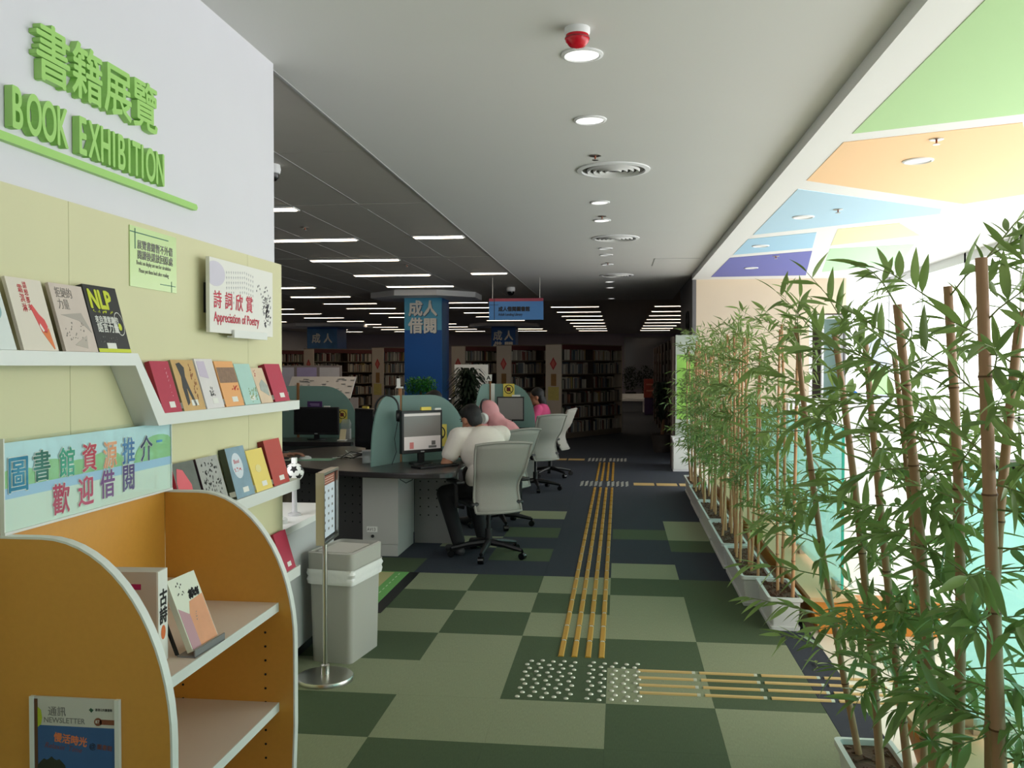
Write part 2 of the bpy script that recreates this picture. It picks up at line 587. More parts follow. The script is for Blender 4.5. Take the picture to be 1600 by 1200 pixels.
def sprinkler(x, y, z, label):
    t = thing('sprinkler', label, 'sprinkler', (x, y, z), 0, 'ceiling sprinklers')
    MB().lathe([(0.042, 0), (0.042, -0.004), (0.03, -0.007), (0.001, -0.007)], 16).build('escutcheon', M_steel, t, True)
    MB().tube([(0, 0, -0.006), (0, 0, -0.03)], 0.006, 8).build('frame_arm', mat('copper', (150, 84, 60), 0.4, metal=0.8), t)
    MB().lathe([(0.001, -0.03), (0.022, -0.03), (0.022, -0.034), (0.001, -0.034)], 12).build('deflector', M_steel, t)


for x, y, z, l in ((-0.174, 6.37, CZ, 'sprinkler between the second downlight and the nearest air diffuser'),
                   (-0.175, 8.95, CZ, 'sprinkler beside the fourth corridor downlight'), (-0.17, 13.0, CZ, 'far sprinkler in the corridor ceiling'),
                   (1.938, 5.83, 2.977, 'sprinkler in the orange ceiling panel'), (1.936, 8.33, 2.977, 'sprinkler in the large pale blue ceiling panel'),
                   (1.977, 11.78, 2.977, 'sprinkler in the violet ceiling panel'), (-3.35, 9.3, CZ, 'sprinkler in the grey panel ceiling by the nearest tubes'),
                   (-3.1, 12.9, CZ, 'sprinkler in the grey panel ceiling by the third tube')):
    sprinkler(x, y, z, l)

t = thing('fire_alarm', 'red fire alarm strobe on a white base in the ceiling', 'fire alarm', (-0.188, 3.97, CZ))
MB().lathe([(0.056, 0), (0.056, -0.022), (0.05, -0.03), (0.001, -0.03)], 24).build('base', M_white, t, True)
M_alarm = mat('alarm_red', (206, 24, 44), 0.2)
MB().lathe([(0.05, -0.03), (0.054, -0.045), (0.05, -0.06), (0.034, -0.078), (0.012, -0.084), (0.001, -0.084)], 24).build('red_lens', M_alarm, t, True)
MB().lathe([(0.0545, -0.042), (0.0555, -0.045), (0.0545, -0.048)], 24).build('band', mat('dark_red', (140, 14, 30), 0.3), t)


def dome(x, y, label, s=1.0):
    t = thing('dome_camera', label, 'security camera', (x, y, CZ), 0, 'dome cameras')
    MB().lathe([(0.06 * s, 0.004), (0.065 * s, -0.03 * s), (0.06 * s, -0.055 * s), (0.05 * s, -0.06 * s)], 20, cap1=True).build('housing', M_white, t, True)
    MB().lathe([(0.052 * s, -0.055 * s), (0.05 * s, -0.085 * s), (0.03 * s, -0.11 * s), (0.001, -0.118 * s)], 20).build('dome', M_black, t, True)


dome(-2.56, 6.4, 'white dome camera on the grey ceiling beside the end of the white wall', 1.05)
dome(-2.05, 16.9, 'small dome camera on the ceiling near the hanging blue sign', 1.3)
t = thing('ceiling_hatch', 'flush square access hatch in the corridor ceiling', 'hatch', (0.8, 13.2, CZ))
MB().box(-0.32, -0.62, -0.003, 0.3, 0.3, 0.0).build('hatch_panel', M_ceil, t)
MB().box(-0.325, -0.63, -0.0045, -0.315, 0.3, 0).box(-0.325, -0.63, -0.0045, 0.3, -0.62, 0).build('hatch_frame', M_seam, t)


def tubelight(x0, x1, y, label):
    t = thing('tube_light', label, 'ceiling light', ((x0 + x1) / 2, y, CZ), 0, 'fluorescent tube lights of the library ceiling')
    w = (x1 - x0) / 2
    MB().box(-w, -0.09, -0.012, w, -0.078, 0).box(-w, 0.078, -0.012, w, 0.09, 0).box(-w, -0.078, -0.012, -w + 0.012, 0.078, 0) \
        .box(w - 0.012, -0.078, -0.012, w, 0.078, 0).build('frame', M_white, t)
    MB().box(-w + 0.013, -0.077, -0.004, w - 0.013, 0.077, -0.001).build('reflector', M_seam, t)
    k = 1.0 if y < 20 else 0.55
    MB().prism([(-0.074 * k, -0.0045), (0.074 * k, -0.0045), (0.05 * k, -0.0045 - 0.0145 * k), (-0.05 * k, -0.0045 - 0.0145 * k)], -w + 0.02, w - 0.02, axis='x').build('tube', M_tube, t)


bays = {-4.32: -3.05, -7.02: -5.71, -9.7: -8.42, -12.4: -11.1}
ys = [10.2, 12.22, 14.3, 16.37, 18.6, 20.75, 22.55, 24.7, 26.8, 29.0, 31.2, 33.6, 35.8, 38.0]
bn = {-4.32: 'the row next to the pillar', -7.02: 'the first row left of the pillar', -9.7: 'the second row left of the pillar',
      -12.4: 'the leftmost row'}
for x0, x1 in bays.items():
    for i, y in enumerate(ys):
        if (x0 < -6 and y < 16) or (x0 < -9 and y < 20) or (x0 < -12 and y < 26):
            continue
        tubelight(x0, x1, y, '%s fluorescent tube from the camera in %s' % (ORD[i], bn[x0]))
tubelight(-3.7, -3.02, 8.16, 'nearest fluorescent tube cut off by the end of the white wall')
tubelight(-2.36, -1.77, 10.13, 'short fluorescent tube touching the corridor ceiling edge, nearer one')
tubelight(-2.37, -1.78, 14.2, 'short fluorescent tube touching the corridor ceiling edge, farther one')
for i, y in enumerate(ys[6:]):
    tubelight(-1.73, -0.5, y, '%s tube of the bright row above the right end bookcase' % ORD[i])
for i, y in enumerate(ys[6:]):
    tubelight(0.85, 2.1, y, '%s tube of the far row beside the grey clock wall' % ORD[i])

# clock on the grey side wall
t = thing('wall_clock', 'round dark wall clock on the grey side wall', 'clock', (1.178, 15.7, 2.35))
MB().lathe([(0.17, 0), (0.17, 0.03), (0.15, 0.04), (0.145, 0.03)], 28).xform(Matrix.Rotation(-PI / 2, 4, 'Y')).build('rim', M_dark, t, True)
MB().lathe([(0.15, 0.02), (0.001, 0.02)], 28).xform(Matrix.Rotation(-PI / 2, 4, 'Y')).build('dial', mat('dial', (176, 176, 178), 0.5), t)
MB().box(-0.026, -0.006, 0, -0.022, 0.006, 0.11).box(-0.026, -0.08, -0.005, -0.022, 0, 0.005).build('hands', M_ink, t)

# pillars with octagonal collars and blue banners
def pillar(x, y, w, label, big):
    t = thing('pillar', label, 'pillar', (x, y, 0), 0)
    MB().box(-w / 2, 0, 0, w / 2, w, CZ).build('shaft', mat('pillar_blue', (24, 84, 160), 0.5), t)
    a = w * 0.74
    oct_ = [(x_ * 1.9 * a, w / 2 + y_ * 1.9 * a) for x_, y_ in ((-0.39, -1), (0.39, -1), (1, -0.39), (1, 0.39), (0.39, 1), (-0.39, 1), (-1, 0.39), (-1, -0.39))]
    MB().prism(oct_, 2.955, CZ + 0.003).build('collar', M_white, t)
    return t


p1 = pillar(-3.97, 17.9, 0.77, 'square pillar wrapped in a blue banner behind the desks', True)
bn1 = MB().box(-0.385, -0.012, 0, 0.385, -0.002, 2.3).build('banner', M_blue, p1)
MB().box(-0.385, -0.0125, 2.3, 0.385, -0.002, 2.95).build('banner_sky', M_cyan, p1)
MB().box(0.386, 0.0, 0.6, 0.396, 0.5, 2.95).build('side_banner', mat('banner_teal', (40, 108, 170), 0.5, var=0.3, vscale=5), p1)
for s, x, z in (('成', -0.30, 2.62), ('人', 0.0, 2.62), ('借', -0.30, 2.27), ('閱', 0.0, 2.27)):
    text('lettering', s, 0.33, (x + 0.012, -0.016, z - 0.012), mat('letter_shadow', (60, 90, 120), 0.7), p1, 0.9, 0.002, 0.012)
    text('lettering', s, 0.33, (x, -0.022, z), M_paper, p1, 0.9, 0.002, 0.01)
p2 = pillar(-4.05, 31.2, 0.85, 'far pillar with a blue lettered banner above the bookcases', False)
MB().box(-0.42, -0.012, 0, 0.42, -0.002, 2.9).build('banner', M_blue, p2)
for s, x, z in (('成', -0.36, 2.5), ('人', 0.03, 2.5), ('借', -0.36, 2.12), ('閱', 0.03, 2.12)):
    text('lettering', s, 0.36, (x, -0.02, z), M_paper, p2, 0.9, 0.002, 0.01)
p3 = pillar(-10.55, 31.0, 1.1, 'far left pillar with a mottled blue banner reading two characters', False)
MB().box(-0.55, -0.012, 0, 0.55, -0.002, 2.9).build('banner', mat('banner_mottled', (66, 120, 176), 0.5, var=0.5, vscale=4), p3)
for s, x, z in (('成', -0.38, 2.42), ('人', 0.05, 2.42)):
    text('lettering', s, 0.36, (x, -0.02, z), M_paper, p3, 0.9, 0.002, 0.01)

# hanging direction sign
t = thing('hanging_sign', 'hanging blue sign with a red top stripe and dark lettering', 'sign', (-1.73, 15.0, 0))
sb = mat('hanging_sign_blue', (70, 124, 184), 0.4, var=0.1, vscale=4)
MB().box(-0.46, -0.01, 2.35, 0.46, 0.01, 2.66).build('sign_panel', sb, t)
MB().box(-0.46, -0.011, 2.661, 0.46, 0.01, 2.71).build('red_stripe', mat('dusty_red', (150, 60, 80), 0.5), t)
MB().box(-0.375, -0.013, 2.35, -0.365, -0.011, 2.71).box(-0.46, -0.013, 2.60, -0.3, -0.011, 2.606).build('rule', M_ink, t)
text('lettering', '成人借閱圖書館', 0.085, (-0.30, -0.013, 2.50), M_ink, t, 0.9, 0.001, 0.003)
text('lettering', 'Adult Lending Library', 0.062, (-0.30, -0.013, 2.42), M_ink, t, 0.75, 0.001, 0.001)
MB().tube([(-0.4, 0, 2.71), (-0.4, 0, CZ)], 0.004, 6).build('suspension_rod', M_steel, t)
MB().tube([(0.4, 0, 2.71), (0.4, 0, CZ)], 0.004, 6).build('suspension_rod', M_steel, t)
# ================================================================== LEFT WALL: raised sign
RW = PI / 2          # local x = world +y, local -y = world +x (out of the wall)
t = thing('wall_sign', 'raised green lettering announcing a book exhibition above a green bar', 'sign', (-1.69, 2.3, 2.2), RW)
# chinese characters, y 2.41 .. 3.11 ; z 2.41 .. 2.60
for i, ch in enumerate('書籍展覽'):
    text('raised_character', ch, 0.182, (0.105 + 0.173 * i, -0.0125, 0.228), M_green, t, 0.95, 0.012, 0.0028)
x = 0.0
wid = {'B': .060, 'O': .066, 'K': .060, 'E': .052, 'X': .060, 'H': .066, 'I': .03, 'T': .052, 'N': .068, ' ': .045}
for ch in 'BOOK EXHIBITION':
    if ch != ' ':
        text('raised_letter', ch, 0.165, (x, -0.014, 0.04), M_green, t, 0.52, 0.012, 0.0025, res=6)
    x += wid[ch] * 1.04
MB().prism([(-0.6, -0.004), (1.10, -0.004), (1.11, 0.008), (1.10, 0.02), (-0.6, 0.02)], -0.02, 0.0, axis='y').build('underline_bar', M_green, t)

# ------------------------------------------------------------------ display board with ledges
b = thing('display_board', 'pale lime display board with white book ledges on the left wall', 'display board', (-1.69, 0, 0), RW)
ysm = [-1.0, 1.22, 2.531, 3.842, 4.245]
for a, c in zip(ysm[:-1], ysm[1:]):
    MB().box(a + 0.001, -0.04, 0.0, c - 0.001, -0.0005, 2.075).build('board_panel', M_board, b)
LF, LB = -0.13, -0.041
up = [(-1.0, 1.58), (2.744, 1.58), (2.888, 1.375), (4.242, 1.367), (4.242, 1.410), (2.93, 1.415), (2.758, 1.62), (-1.0, 1.62)]
MB().prism(up, LF, LB, axis='y').build('stepped_ledge', M_lam, b)
MB().box(3.078, LF, 0.975, 4.242, LB, 1.026).build('ledge', M_lam, b)
MB().box(3.078, LF, 0.548, 4.242, LB, 0.598).build('ledge', M_lam, b)

# ------------------------------------------------------------------ notice sheet and poster on the board
n = thing('acrylic_notice', 'pale green acrylic notice with dark grey text on the lime board', 'notice', (-1.65, 2.865, 1.85), RW)
MB().box(0, -0.004, 0, 0.32, -0.0005, 0.207).build('sheet', mat('notice_green', (206, 228, 164), 0.2, var=0.06, vscale=5), n)
MB().box(0.03, -0.0052, 0.13, 0.034, -0.0042, 0.2).box(0.0, -0.0052, 0.185, 0.26, -0.0042, 0.188).box(0.28, -0.0052, 0.0, 0.283, -0.0042, 0.04) \
    .box(0.2, -0.0052, 0.022, 0.31, -0.0042, 0.0245).build('corner_lines', mat('dark_teal', (50, 110, 96), 0.6), n)
text('lettering', '展覽書籍暫不外借', 0.0335, (0.045, -0.0046, 0.135), M_grey, n, 0.92, 0.0004, 0.0004)
text('lettering', '閱讀後請放回原處', 0.0335, (0.045, -0.0046, 0.1), M_grey, n, 0.92, 0.0004, 0.0004)
text('lettering', 'Books on display are not for circulation', 0.021, (0.04, -0.0046, 0.078), M_grey, n, 0.7, 0.0003)
text('lettering', 'Please put them back after reading', 0.021, (0.055, -0.0046, 0.052), M_grey, n, 0.7, 0.0003)

po = thing('poster_board', 'white poetry poster on a thick board standing off the lime wall panel', 'poster', (-1.65, 3.36, 1.712), RW)
MB().box(0, -0.05, 0, 0.645, -0.035, 0.297).build('foam_board', M_paper, po)
MB().box(0.05, -0.035, 0.08, 0.6, -0.0005, 0.2).build('spacer', M_dark, po)
MB().box(0.2, -0.062, -0.008, 0.55, -0.052, 0.016).box(0.2, -0.062, -0.016, 0.55, -0.03, -0.008).build('clear_clip', M_lam, po)
MB().prism([(max(0.0005, 0.05 + 0.09 * math.cos(2 * PI * k / 30)), min(0.2965, 0.235 + 0.05 * math.sin(2 * PI * k / 30))) for k in range(30)], -0.0507, -0.0501, axis='y') \
    .build('moon', mat('pale_lilac', (214, 208, 222), 0.8), po)
for k, ch in enumerate('詩詞欣賞'):
    text('title', ch, 0.075, (0.032 + 0.103 * k, -0.0512, 0.105), mat('rose_red', (205, 62, 84), 0.7), po, 1.0, 0.0004, 0.0008)
text('subtitle', 'Appreciation of Poetry', 0.056, (0.035, -0.0512, 0.045), mat('rose_red', (205, 62, 84), 0.7), po, 0.86, 0.0004, 0.0006)
rs = random.Random(3)
mb = MB()
for c in range(13):
    for k in range(rs.randint(4, 7)):
        x0, z0 = 0.15 + c * 0.022, 0.265 - k * 0.021 - abs(c - 8) * 0.002
        mb.box(x0, -0.0508, z0, x0 + 0.010, -0.0502, z0 + 0.002).box(x0 + 0.004, -0.0508, z0 - 0.006, x0 + 0.006, -0.0502, z0 + 0.006)
mb.build('calligraphy_columns', mat('faint_grey', (186, 184, 190), 0.8), po)
mb = MB()
for k in range(90):
    a, r = rs.uniform(0, 6.28), rs.uniform(0.002, 0.055)
    cx, cz = 0.575 + r * math.cos(a) * 0.95, 0.125 + r * math.sin(a) * 1.6
    w, h = rs.uniform(0.002, 0.010), rs.uniform(0.002, 0.008)
    mb.prism([(cx - w, cz), (cx, cz - h), (cx + w, cz + h * .4), (cx, cz + h)], -0.0508, -0.0502, axis='y')
for k in range(14):
    cx, cz = 0.46 + 0.012 * k, 0.2 + 0.05 * math.sin(k * 0.9) * 0.5
    mb.prism([(cx - .004, cz), (cx, cz - .006), (cx + .006, cz), (cx, cz + .005)], -0.0508, -0.0502, axis='y')
mb.build('ink_blossom', mat('ink_wash', (110, 106, 112), 0.8), po)

# ------------------------------------------------------------------ books standing on the ledges
def book(y0, z0, w, h, th, cover, label, spine=None, lean=None, xf=-1.567, name='display_book', sticker=True, art=None, group='books displayed on the wall ledges'):
    lean = lean if lean is not None else math.asin(min(0.055 / h, 0.5))
    t = thing(name, label, 'book', (xf, y0, z0 + 0.001), (-lean, 0, RW), group)
    c = MB().box(0, 0, 0, w, 0.002, h).box(0, th - 0.002, 0, w, th, h)
    c.build('cover', cover, t)
    MB().box(-0.0015, 0, 0, 0.0, th, h).build('spine', spine or cover, t)
    MB().box(0.0005, 0.0021, 0.003, w - 0.003, th - 0.0021, h - 0.003).build('pages', M_paper, t)
    if sticker:
        MB().box(w * 0.42, -0.0007, 0.018, w * 0.72, -0.0001, 0.04).build('shelf_label', M_paper, t)
        MB().box(-0.0022, 0.001, 0.012, -0.0016, th - 0.001, 0.034).build('spine_label', M_paper, t)
    return t


def plate(t, poly, m, name='cover_art', y=-0.0004):
    return MB().prism(poly, y - 0.0003, y + 0.0003, axis='y').build(name, m, t)


def ell(cx, cz, rx, rz, n=20):
    return [(cx + rx * math.cos(2 * PI * k / n), cz + rz * math.sin(2 * PI * k / n)) for k in range(n)]


def strokes(t, x0, z0, x1, z1, n, m, seed, sz=0.006, name='cover_marks'):
    r = random.Random(seed)
    mb = MB()
    for k in range(n):
        x, z = r.uniform(x0, x1), r.uniform(z0, z1)
        w, h = sz * r.uniform(.3, 1), sz * r.uniform(.3, 1)
        mb.prism([(x - w, z - h * .3), (x, z - h), (x + w, z + h * .3), (x + w * .2, z + h)], -0.0008, -0.0002, axis='y')
    return mb.build(name, m, t)


c_cream = mat('cover_cream', (228, 218, 204), 0.5)
c_white = mat('cover_white', (224, 230, 228), 0.5)
c_beige = mat('cover_beige', (212, 196, 186), 0.5, var=0.08, vscale=14)
c_black = mat('cover_black', (44, 44, 46), 0.4)
c_lime = mat('cover_lime', (206, 214, 60), 0.5)
c_crim = mat('cover_crimson', (186, 52, 78), 0.55, var=0.06, vscale=40)
c_crimd = mat('cover_crimson_spine', (150, 26, 50), 0.55)
c_red = mat('cover_red', (186, 62, 52), 0.5, var=0.06, vscale=30)
c_ora = mat('cover_orange', (238, 172, 110), 0.5)
c_aqua = mat('cover_aqua', (178, 214, 206), 0.5, var=0.05, vscale=20)
c_peach = mat('cover_peach', (226, 200, 172), 0.5, var=0.08, vscale=16)
c_tan = mat('cover_tan', (206, 166, 106), 0.5, var=0.12, vscale=24)
c_yel = mat('cover_yellow', (240, 214, 110), 0.5)
c_gry = mat('cover_grey', (168, 168, 164), 0.6, var=0.25, vscale=40)
c_blu = mat('cover_misty_blue', (128, 158, 176), 0.5, var=0.3, vscale=14)
c_mix = mat('cover_charcoal', (92, 98, 90), 0.5, var=0.4, vscale=26)
c_pnk = mat('cover_rose', (226, 92, 104), 0.5, var=0.12, vscale=10)

Z1 = 1.62
t = book(2.053, Z1, 0.124, 0.19, 0.012, c_white, 'pale white book with a teal blot at the far left of the upper ledge', sticker=False)
plate(t, ell(0.075, 0.11, 0.032, 0.03), mat('teal_blot', (150, 186, 188), 0.6))
t = book(2.207, Z1, 0.147, 0.205, 0.010, c_cream, 'cream book with a red ice cream cone on its cover', sticker=False)
plate(t, [(0.07, 0.125), (0.08, 0.132), (0.1, 0.105), (0.118, 0.09), (0.125, 0.07), (0.116, 0.05), (0.095, 0.055), (0.085, 0.085)], mat('berry', (222, 84, 84), 0.5), 'ice_cream')
plate(t, [(0.094, 0.055), (0.118, 0.055), (0.127, 0.066), (0.134, 0.006), (0.13, 0.004)], mat('cone', (230, 128, 74), 0.5), 'cone')
plate(t, [(0.09, 0.07), (0.094, 0.078), (0.106, 0.058), (0.1, 0.054)], M_paper, 'highlight', -0.001)
for k, ch in enumerate('請想那支'):
    text('title', ch, 0.021, (0.062 - 0.0 * k, -0.0006, 0.178 - 0.021 * k), M_red, t, 0.8, 0.0003)
for k, ch in enumerate('霜淇淋'):
    text('title', ch, 0.026, (0.038, -0.0006, 0.165 - 0.027 * k), M_red, t, 0.8, 0.0003)
t = book(2.389, Z1, 0.158, 0.205, 0.010, c_beige, 'beige book with grey poster-like triangles standing beside the black one', sticker=False)
plate(t, [(0.02, 0.11), (0.1, 0.095), (0.15, 0.06), (0.12, 0.12)], mat('stone_grey', (176, 166, 158), 0.6))
plate(t, [(0.05, 0.02), (0.12, 0.05), (0.11, 0.01)], mat('stone_grey2', (190, 178, 168), 0.6))
text('title', '拒絕的', 0.034, (0.018, -0.0008, 0.165), mat('dim_title', (140, 132, 126), 0.7), t, 0.8, 0.0003)
text('title', '力量', 0.034, (0.018, -0.0008, 0.13), mat('dim_title', (140, 132, 126), 0.7), t, 0.8, 0.0003)
strokes(t, 0.02, 0.03, 0.12, 0.09, 24, mat('dim_title', (140, 132, 126), 0.7), 4, 0.004)
t = book(2.553, Z1, 0.178, 0.215, 0.022, c_black, 'black book lettered in large lime capitals at the end of the upper ledge', sticker=False)
text('title', 'NLP', 0.083, (0.012, -0.0006, 0.142), c_lime, t, 0.82, 0.0004, 0.0032)
strokes(t, 0.02, 0.128, 0.13, 0.134, 26, c_lime, 33, 0.004, 'subtitle_marks')
text('subtitle', '來自潛意識的', 0.025, (0.02, -0.0006, 0.096), M_paper, t, 0.85, 0.0003, 0.0004)
text('subtitle', '語言力量', 0.033, (0.022, -0.0006, 0.067), M_paper, t, 0.9, 0.0003, 0.0005)
strokes(t, 0.02, 0.03, 0.12, 0.05, 20, M_grey, 5, 0.003)
MB().lathe([(0.03, 0), (0.028, 0)], 24).xform(Matrix.Translation((0.15, -0.0006, 0.095)) @ Matrix.Rotation(PI / 2, 4, 'X') @ Matrix.Diagonal((0.85, 1.3, 1, 1))).build('brain_outline', M_paper, t)
plate(t, ell(0.15, 0.085, 0.009, 0.012), c_lime)
plate(t, [(0.0, 0.0), (0.178, 0.0), (0.178, 0.012), (0.0, 0.012)], c_lime, 'lime_band')
MB().box(0.05, -0.0012, 0.012, 0.1, -0.0006, 0.03).build('shelf_label', M_paper, t)

Z2 = 1.413
t = book(2.939, Z2, 0.13, 0.19, 0.018, c_crim, 'crimson book beside the slanting step of the ledge', c_crimd)
strokes(t, 0.092, 0.05, 0.098, 0.17, 14, mat('pale_rose', (222, 150, 164), 0.6), 6, 0.004)
t = book(3.086, Z2, 0.17, 0.195, 0.024, c_tan, 'tan book with a dark figure with long legs on the cover', mat('spine_olive', (150, 138, 104), 0.6))
plate(t, [(0.03, 0.18), (0.06, 0.185), (0.085, 0.165), (0.075, 0.13), (0.085, 0.09), (0.11, 0.02), (0.095, 0.015), (0.065, 0.09), (0.06, 0.03), (0.04, 0.02), (0.035, 0.09), (0.045, 0.13)], mat('ink_figure', (62, 62, 64), 0.6), 'figure')
strokes(t, 0.12, 0.03, 0.15, 0.18, 22, mat('rust', (150, 96, 60), 0.6), 8, 0.008)
t = book(3.269, Z2, 0.15, 0.2, 0.020, mat('cover_pearl', (226, 220, 220), 0.45, var=0.1, vscale=12), 'pearly white book with dark brush lettering near its foot')
strokes(t, 0.06, 0.05, 0.1, 0.09, 16, M_ink, 9, 0.006)
plate(t, [(0.01, 0.13), (0.08, 0.12), (0.075, 0.19), (0.012, 0.19)], mat('lilac_wash', (206, 192, 212), 0.6))
t = book(3.437, Z2, 0.172, 0.192, 0.012, c_ora, 'orange book with a brown picture across its upper half')
plate(t, [(0.004, 0.1), (0.168, 0.1), (0.168, 0.165), (0.004, 0.165)], mat('sepia_picture', (142, 112, 92), 0.6, var=0.4, vscale=60), 'picture')
strokes(t, 0.1, 0.07, 0.15, 0.085, 10, M_red, 10, 0.007)
t = book(3.623, Z2, 0.16, 0.182, 0.010, c_aqua, 'pale aqua book with small leaves on its lower corner')
strokes(t, 0.07, 0.01, 0.15, 0.07, 30, mat('leaf_print', (150, 170, 120), 0.6), 11, 0.008)
t = book(3.796, Z2, 0.13, 0.165, 0.010, c_peach, 'peach book with a misty landscape picture', sticker=False)
plate(t, [(0.03, 0.06), (0.11, 0.03), (0.125, 0.08), (0.08, 0.11), (0.04, 0.09)], mat('mist_picture', (170, 176, 170), 0.6, var=0.3, vscale=40), 'picture')
strokes(t, 0.02, 0.11, 0.035, 0.155, 8, M_red, 12, 0.005)
t = book(3.952, Z2, 0.182, 0.182, 0.034, c_crim, 'thick crimson book at the right end of the stepped ledge', c_crimd)

Z3 = 1.026
t = book(3.085, Z3, 0.17, 0.2, 0.022, c_mix, 'charcoal book with a rose pink shape beside the welcome sign', mat('spine_rose', (190, 50, 64), 0.5), sticker=False)
plate(t, [(0.006, 0.03), (0.1, 0.03), (0.11, 0.11), (0.07, 0.17), (0.03, 0.18), (0.006, 0.13)], c_pnk)
strokes(t, 0.02, 0.066, 0.1, 0.08, 16, M_paper, 31, 0.006, 'title_marks')
t = book(3.275, Z3, 0.185, 0.2, 0.026, c_gry, 'grey book covered in scratchy dark lettering with a black spine', mat('spine_plum', (48, 26, 40), 0.5), sticker=False)
strokes(t, 0.02, 0.02, 0.16, 0.185, 80, M_ink, 13, 0.007)
t = book(3.532, Z3, 0.182, 0.215, 0.028, c_blu, 'misty blue book with a pale glow and red title', mat('spine_olive_dark', (66, 72, 58), 0.5))
plate(t, ell(0.08, 0.135, 0.05, 0.055), mat('pale_glow', (214, 222, 232), 0.6), 'glow')
text('title', 'Blood', 0.026, (0.05, -0.001, 0.145), M_red, t, 0.85, 0.0003)
strokes(t, 0.045, 0.112, 0.11, 0.126, 14, M_red, 32, 0.006, 'title_marks')
t = book(3.738, Z3, 0.178, 0.188, 0.014, c_yel, 'yellow book with a faint oval on its cover')
plate(t, ell(0.08, 0.1, 0.03, 0.018), mat('faint_oval', (236, 220, 150), 0.6))
t = book(3.935, Z3, 0.19, 0.215, 0.03, c_red, 'tall brick red book at the right end of the middle ledge', mat('spine_brick', (132, 34, 34), 0.5))
t = book(4.05, 0.598, 0.15, 0.19, 0.02, c_crim, 'crimson book on the lowest ledge behind the orange shelf unit', c_crimd)

# ================================================================== ORANGE DISPLAY SHELF UNIT
XB, XF, YN, YF = -1.625, -1.142, 2.17, 3.075
u = thing('display_shelf_unit', 'orange display shelf unit with rounded side panels and white edges', 'shelf unit', (0, 0, 0))


def side_poly(inset=0.0):
    top, xb = 1.131 - inset, XB + 0.001
    p = [(xb, 0.0), (xb, top)]
    cx, cz, rx, rz = -1.50, 0.60, (XF - inset) + 1.50, top - 0.60
    p.append((cx, top))
    for k in range(1, 17):
        a = PI / 2 * (1 - k / 16)
        p.append((cx + rx * math.cos(a), cz + rz * math.sin(a)))
    p += [(XF - inset, 0.3), (XF - 0.012 - inset, 0.0)]
    return p


for y in (YN, YF - 0.03):
    MB().prism(side_poly(0.006), y, y + 0.03, axis='y').build('side_panel', M_orange, u)
    # white edge band following the curve
    a, c = side_poly(0.0), side_poly(0.006)
    mb = MB()
    ids = range(1, len(a) - 1)
    for i in ids:
        q = [a[i], a[i + 1], c[i + 1], c[i]]
        mb.prism(q, y - 0.0006, y + 0.0306, axis='y')
    mb.build('edge_band', M_lam, u)
MB().box(XB - 0.024, YN + 0.03, 0.05, XB, YF - 0.03, 1.131).build('back_panel', M_orange, u)
for z, xf in ((0.738, -1.20), (0.381, -1.20), (0.06, -1.20)):
    MB().box(XB, YN + 0.0305, z - 0.03, xf - 0.004, YF - 0.0305, z).build('shelf', mat('pale_pink_laminate', (222, 204, 192), 0.4), u)
    MB().box(xf - 0.004, YN + 0.0305, z - 0.031, xf, YF - 0.0305, z + 0.0005).build('shelf_edge', M_lam, u)
mb = MB()
for z in [0.68 - 0.05 * k for k in range(14)]:
    for x in (-1.25, -1.56):
        mb.tube([(x, YF - 0.0306, z), (x, YF - 0.0325, z)], 0.0042, 8)
mb.build('peg_holes', M_hole, u)

# acrylic sign standing on top of the unit
s = thing('acrylic_sign', 'landscape acrylic sign with colourful characters welcoming borrowers', 'sign', (-1.617, 2.18, 1.132), RW)
sky = mat('sign_sky', (196, 224, 232), 0.35)
SW, SH = 0.885, 0.243
MB().box(0, -0.004, 0, SW, -0.001, SH).build('sheet', sky, s)
MB().box(0, -0.0045, 0, SW, -0.004, SH * 0.38).build('water', mat('sign_pale', (220, 232, 220), 0.4, var=0.04, vscale=3), s)
MB().box(0, -0.0047, SH * 0.38, SW, -0.004, SH * 0.5).build('lake', mat('sign_lake', (170, 204, 236), 0.4, var=0.05, vscale=4), s)
for hk, (px, w, h) in enumerate(((0.05, 0.13, .05), (0.2, 0.10, 0.06), (0.33, 0.13, 0.045), (0.47, 0.12, 0.055), (0.80, 0.16, 0.085))):
    poly = [(max(0.001, min(SW - .001, px + w * math.cos(a))), SH * 0.5 + h * math.sin(a)) for a in [PI * k / 14 for k in range(15)]]
    MB().prism(poly, -0.00492 - 0.0001 * hk, -0.00472, axis='y').build('hill', mat('sign_hill', (148, 200, 140), 0.4, var=0.05, vscale=6), s)
MB().box(-0.004, -0.011, -0.001, SW + 0.004, 0.003, 0.006).box(-0.004, -0.009, 0.006, 0.0, 0.003, SH + 0.012).box(SW, -0.009, 0.006, SW + 0.004, 0.003, SH + 0.012) \
    .build('holder_edge', M_lam, s)
MB().box(0, -0.0096, 0.006, SW, -0.0088, SH + 0.012).build('acrylic_front', M_clear, s)
cols = [(30, 130, 168), (38, 110, 96), (58, 160, 130), (206, 56, 84), (240, 160, 116), (60, 110, 170), (58, 56, 100), (70, 140, 200)]
ctr = [2.237, 2.337, 2.453, 2.565, 2.676, 2.784, 2.896]
for i, ch in enumerate('圖書館資源推介'):
    m = mat('char_%d' % i, cols[i], 0.6)
    sz = 0.104 if i == 0 else 0.092
    xx, zz = ctr[i] - 2.18 - sz * 0.44, (0.117 if i == 0 else 0.130) + 0.003 * (i % 2)
    text('character_outline', ch, sz, (xx, -0.0058, zz), M_paper, s, 0.88, 0.0002, 0.0036)
    text('character', ch, sz, (xx, -0.0072, zz), m, s, 0.88, 0.0002, 0.0014)
MB().box(0.785, -0.0062, 0.178, 0.825, -0.0056, 0.186).build('dash', mat('char_7', cols[7], 0.6), s)
ctr2 = [2.423, 2.545, 2.661, 2.784]
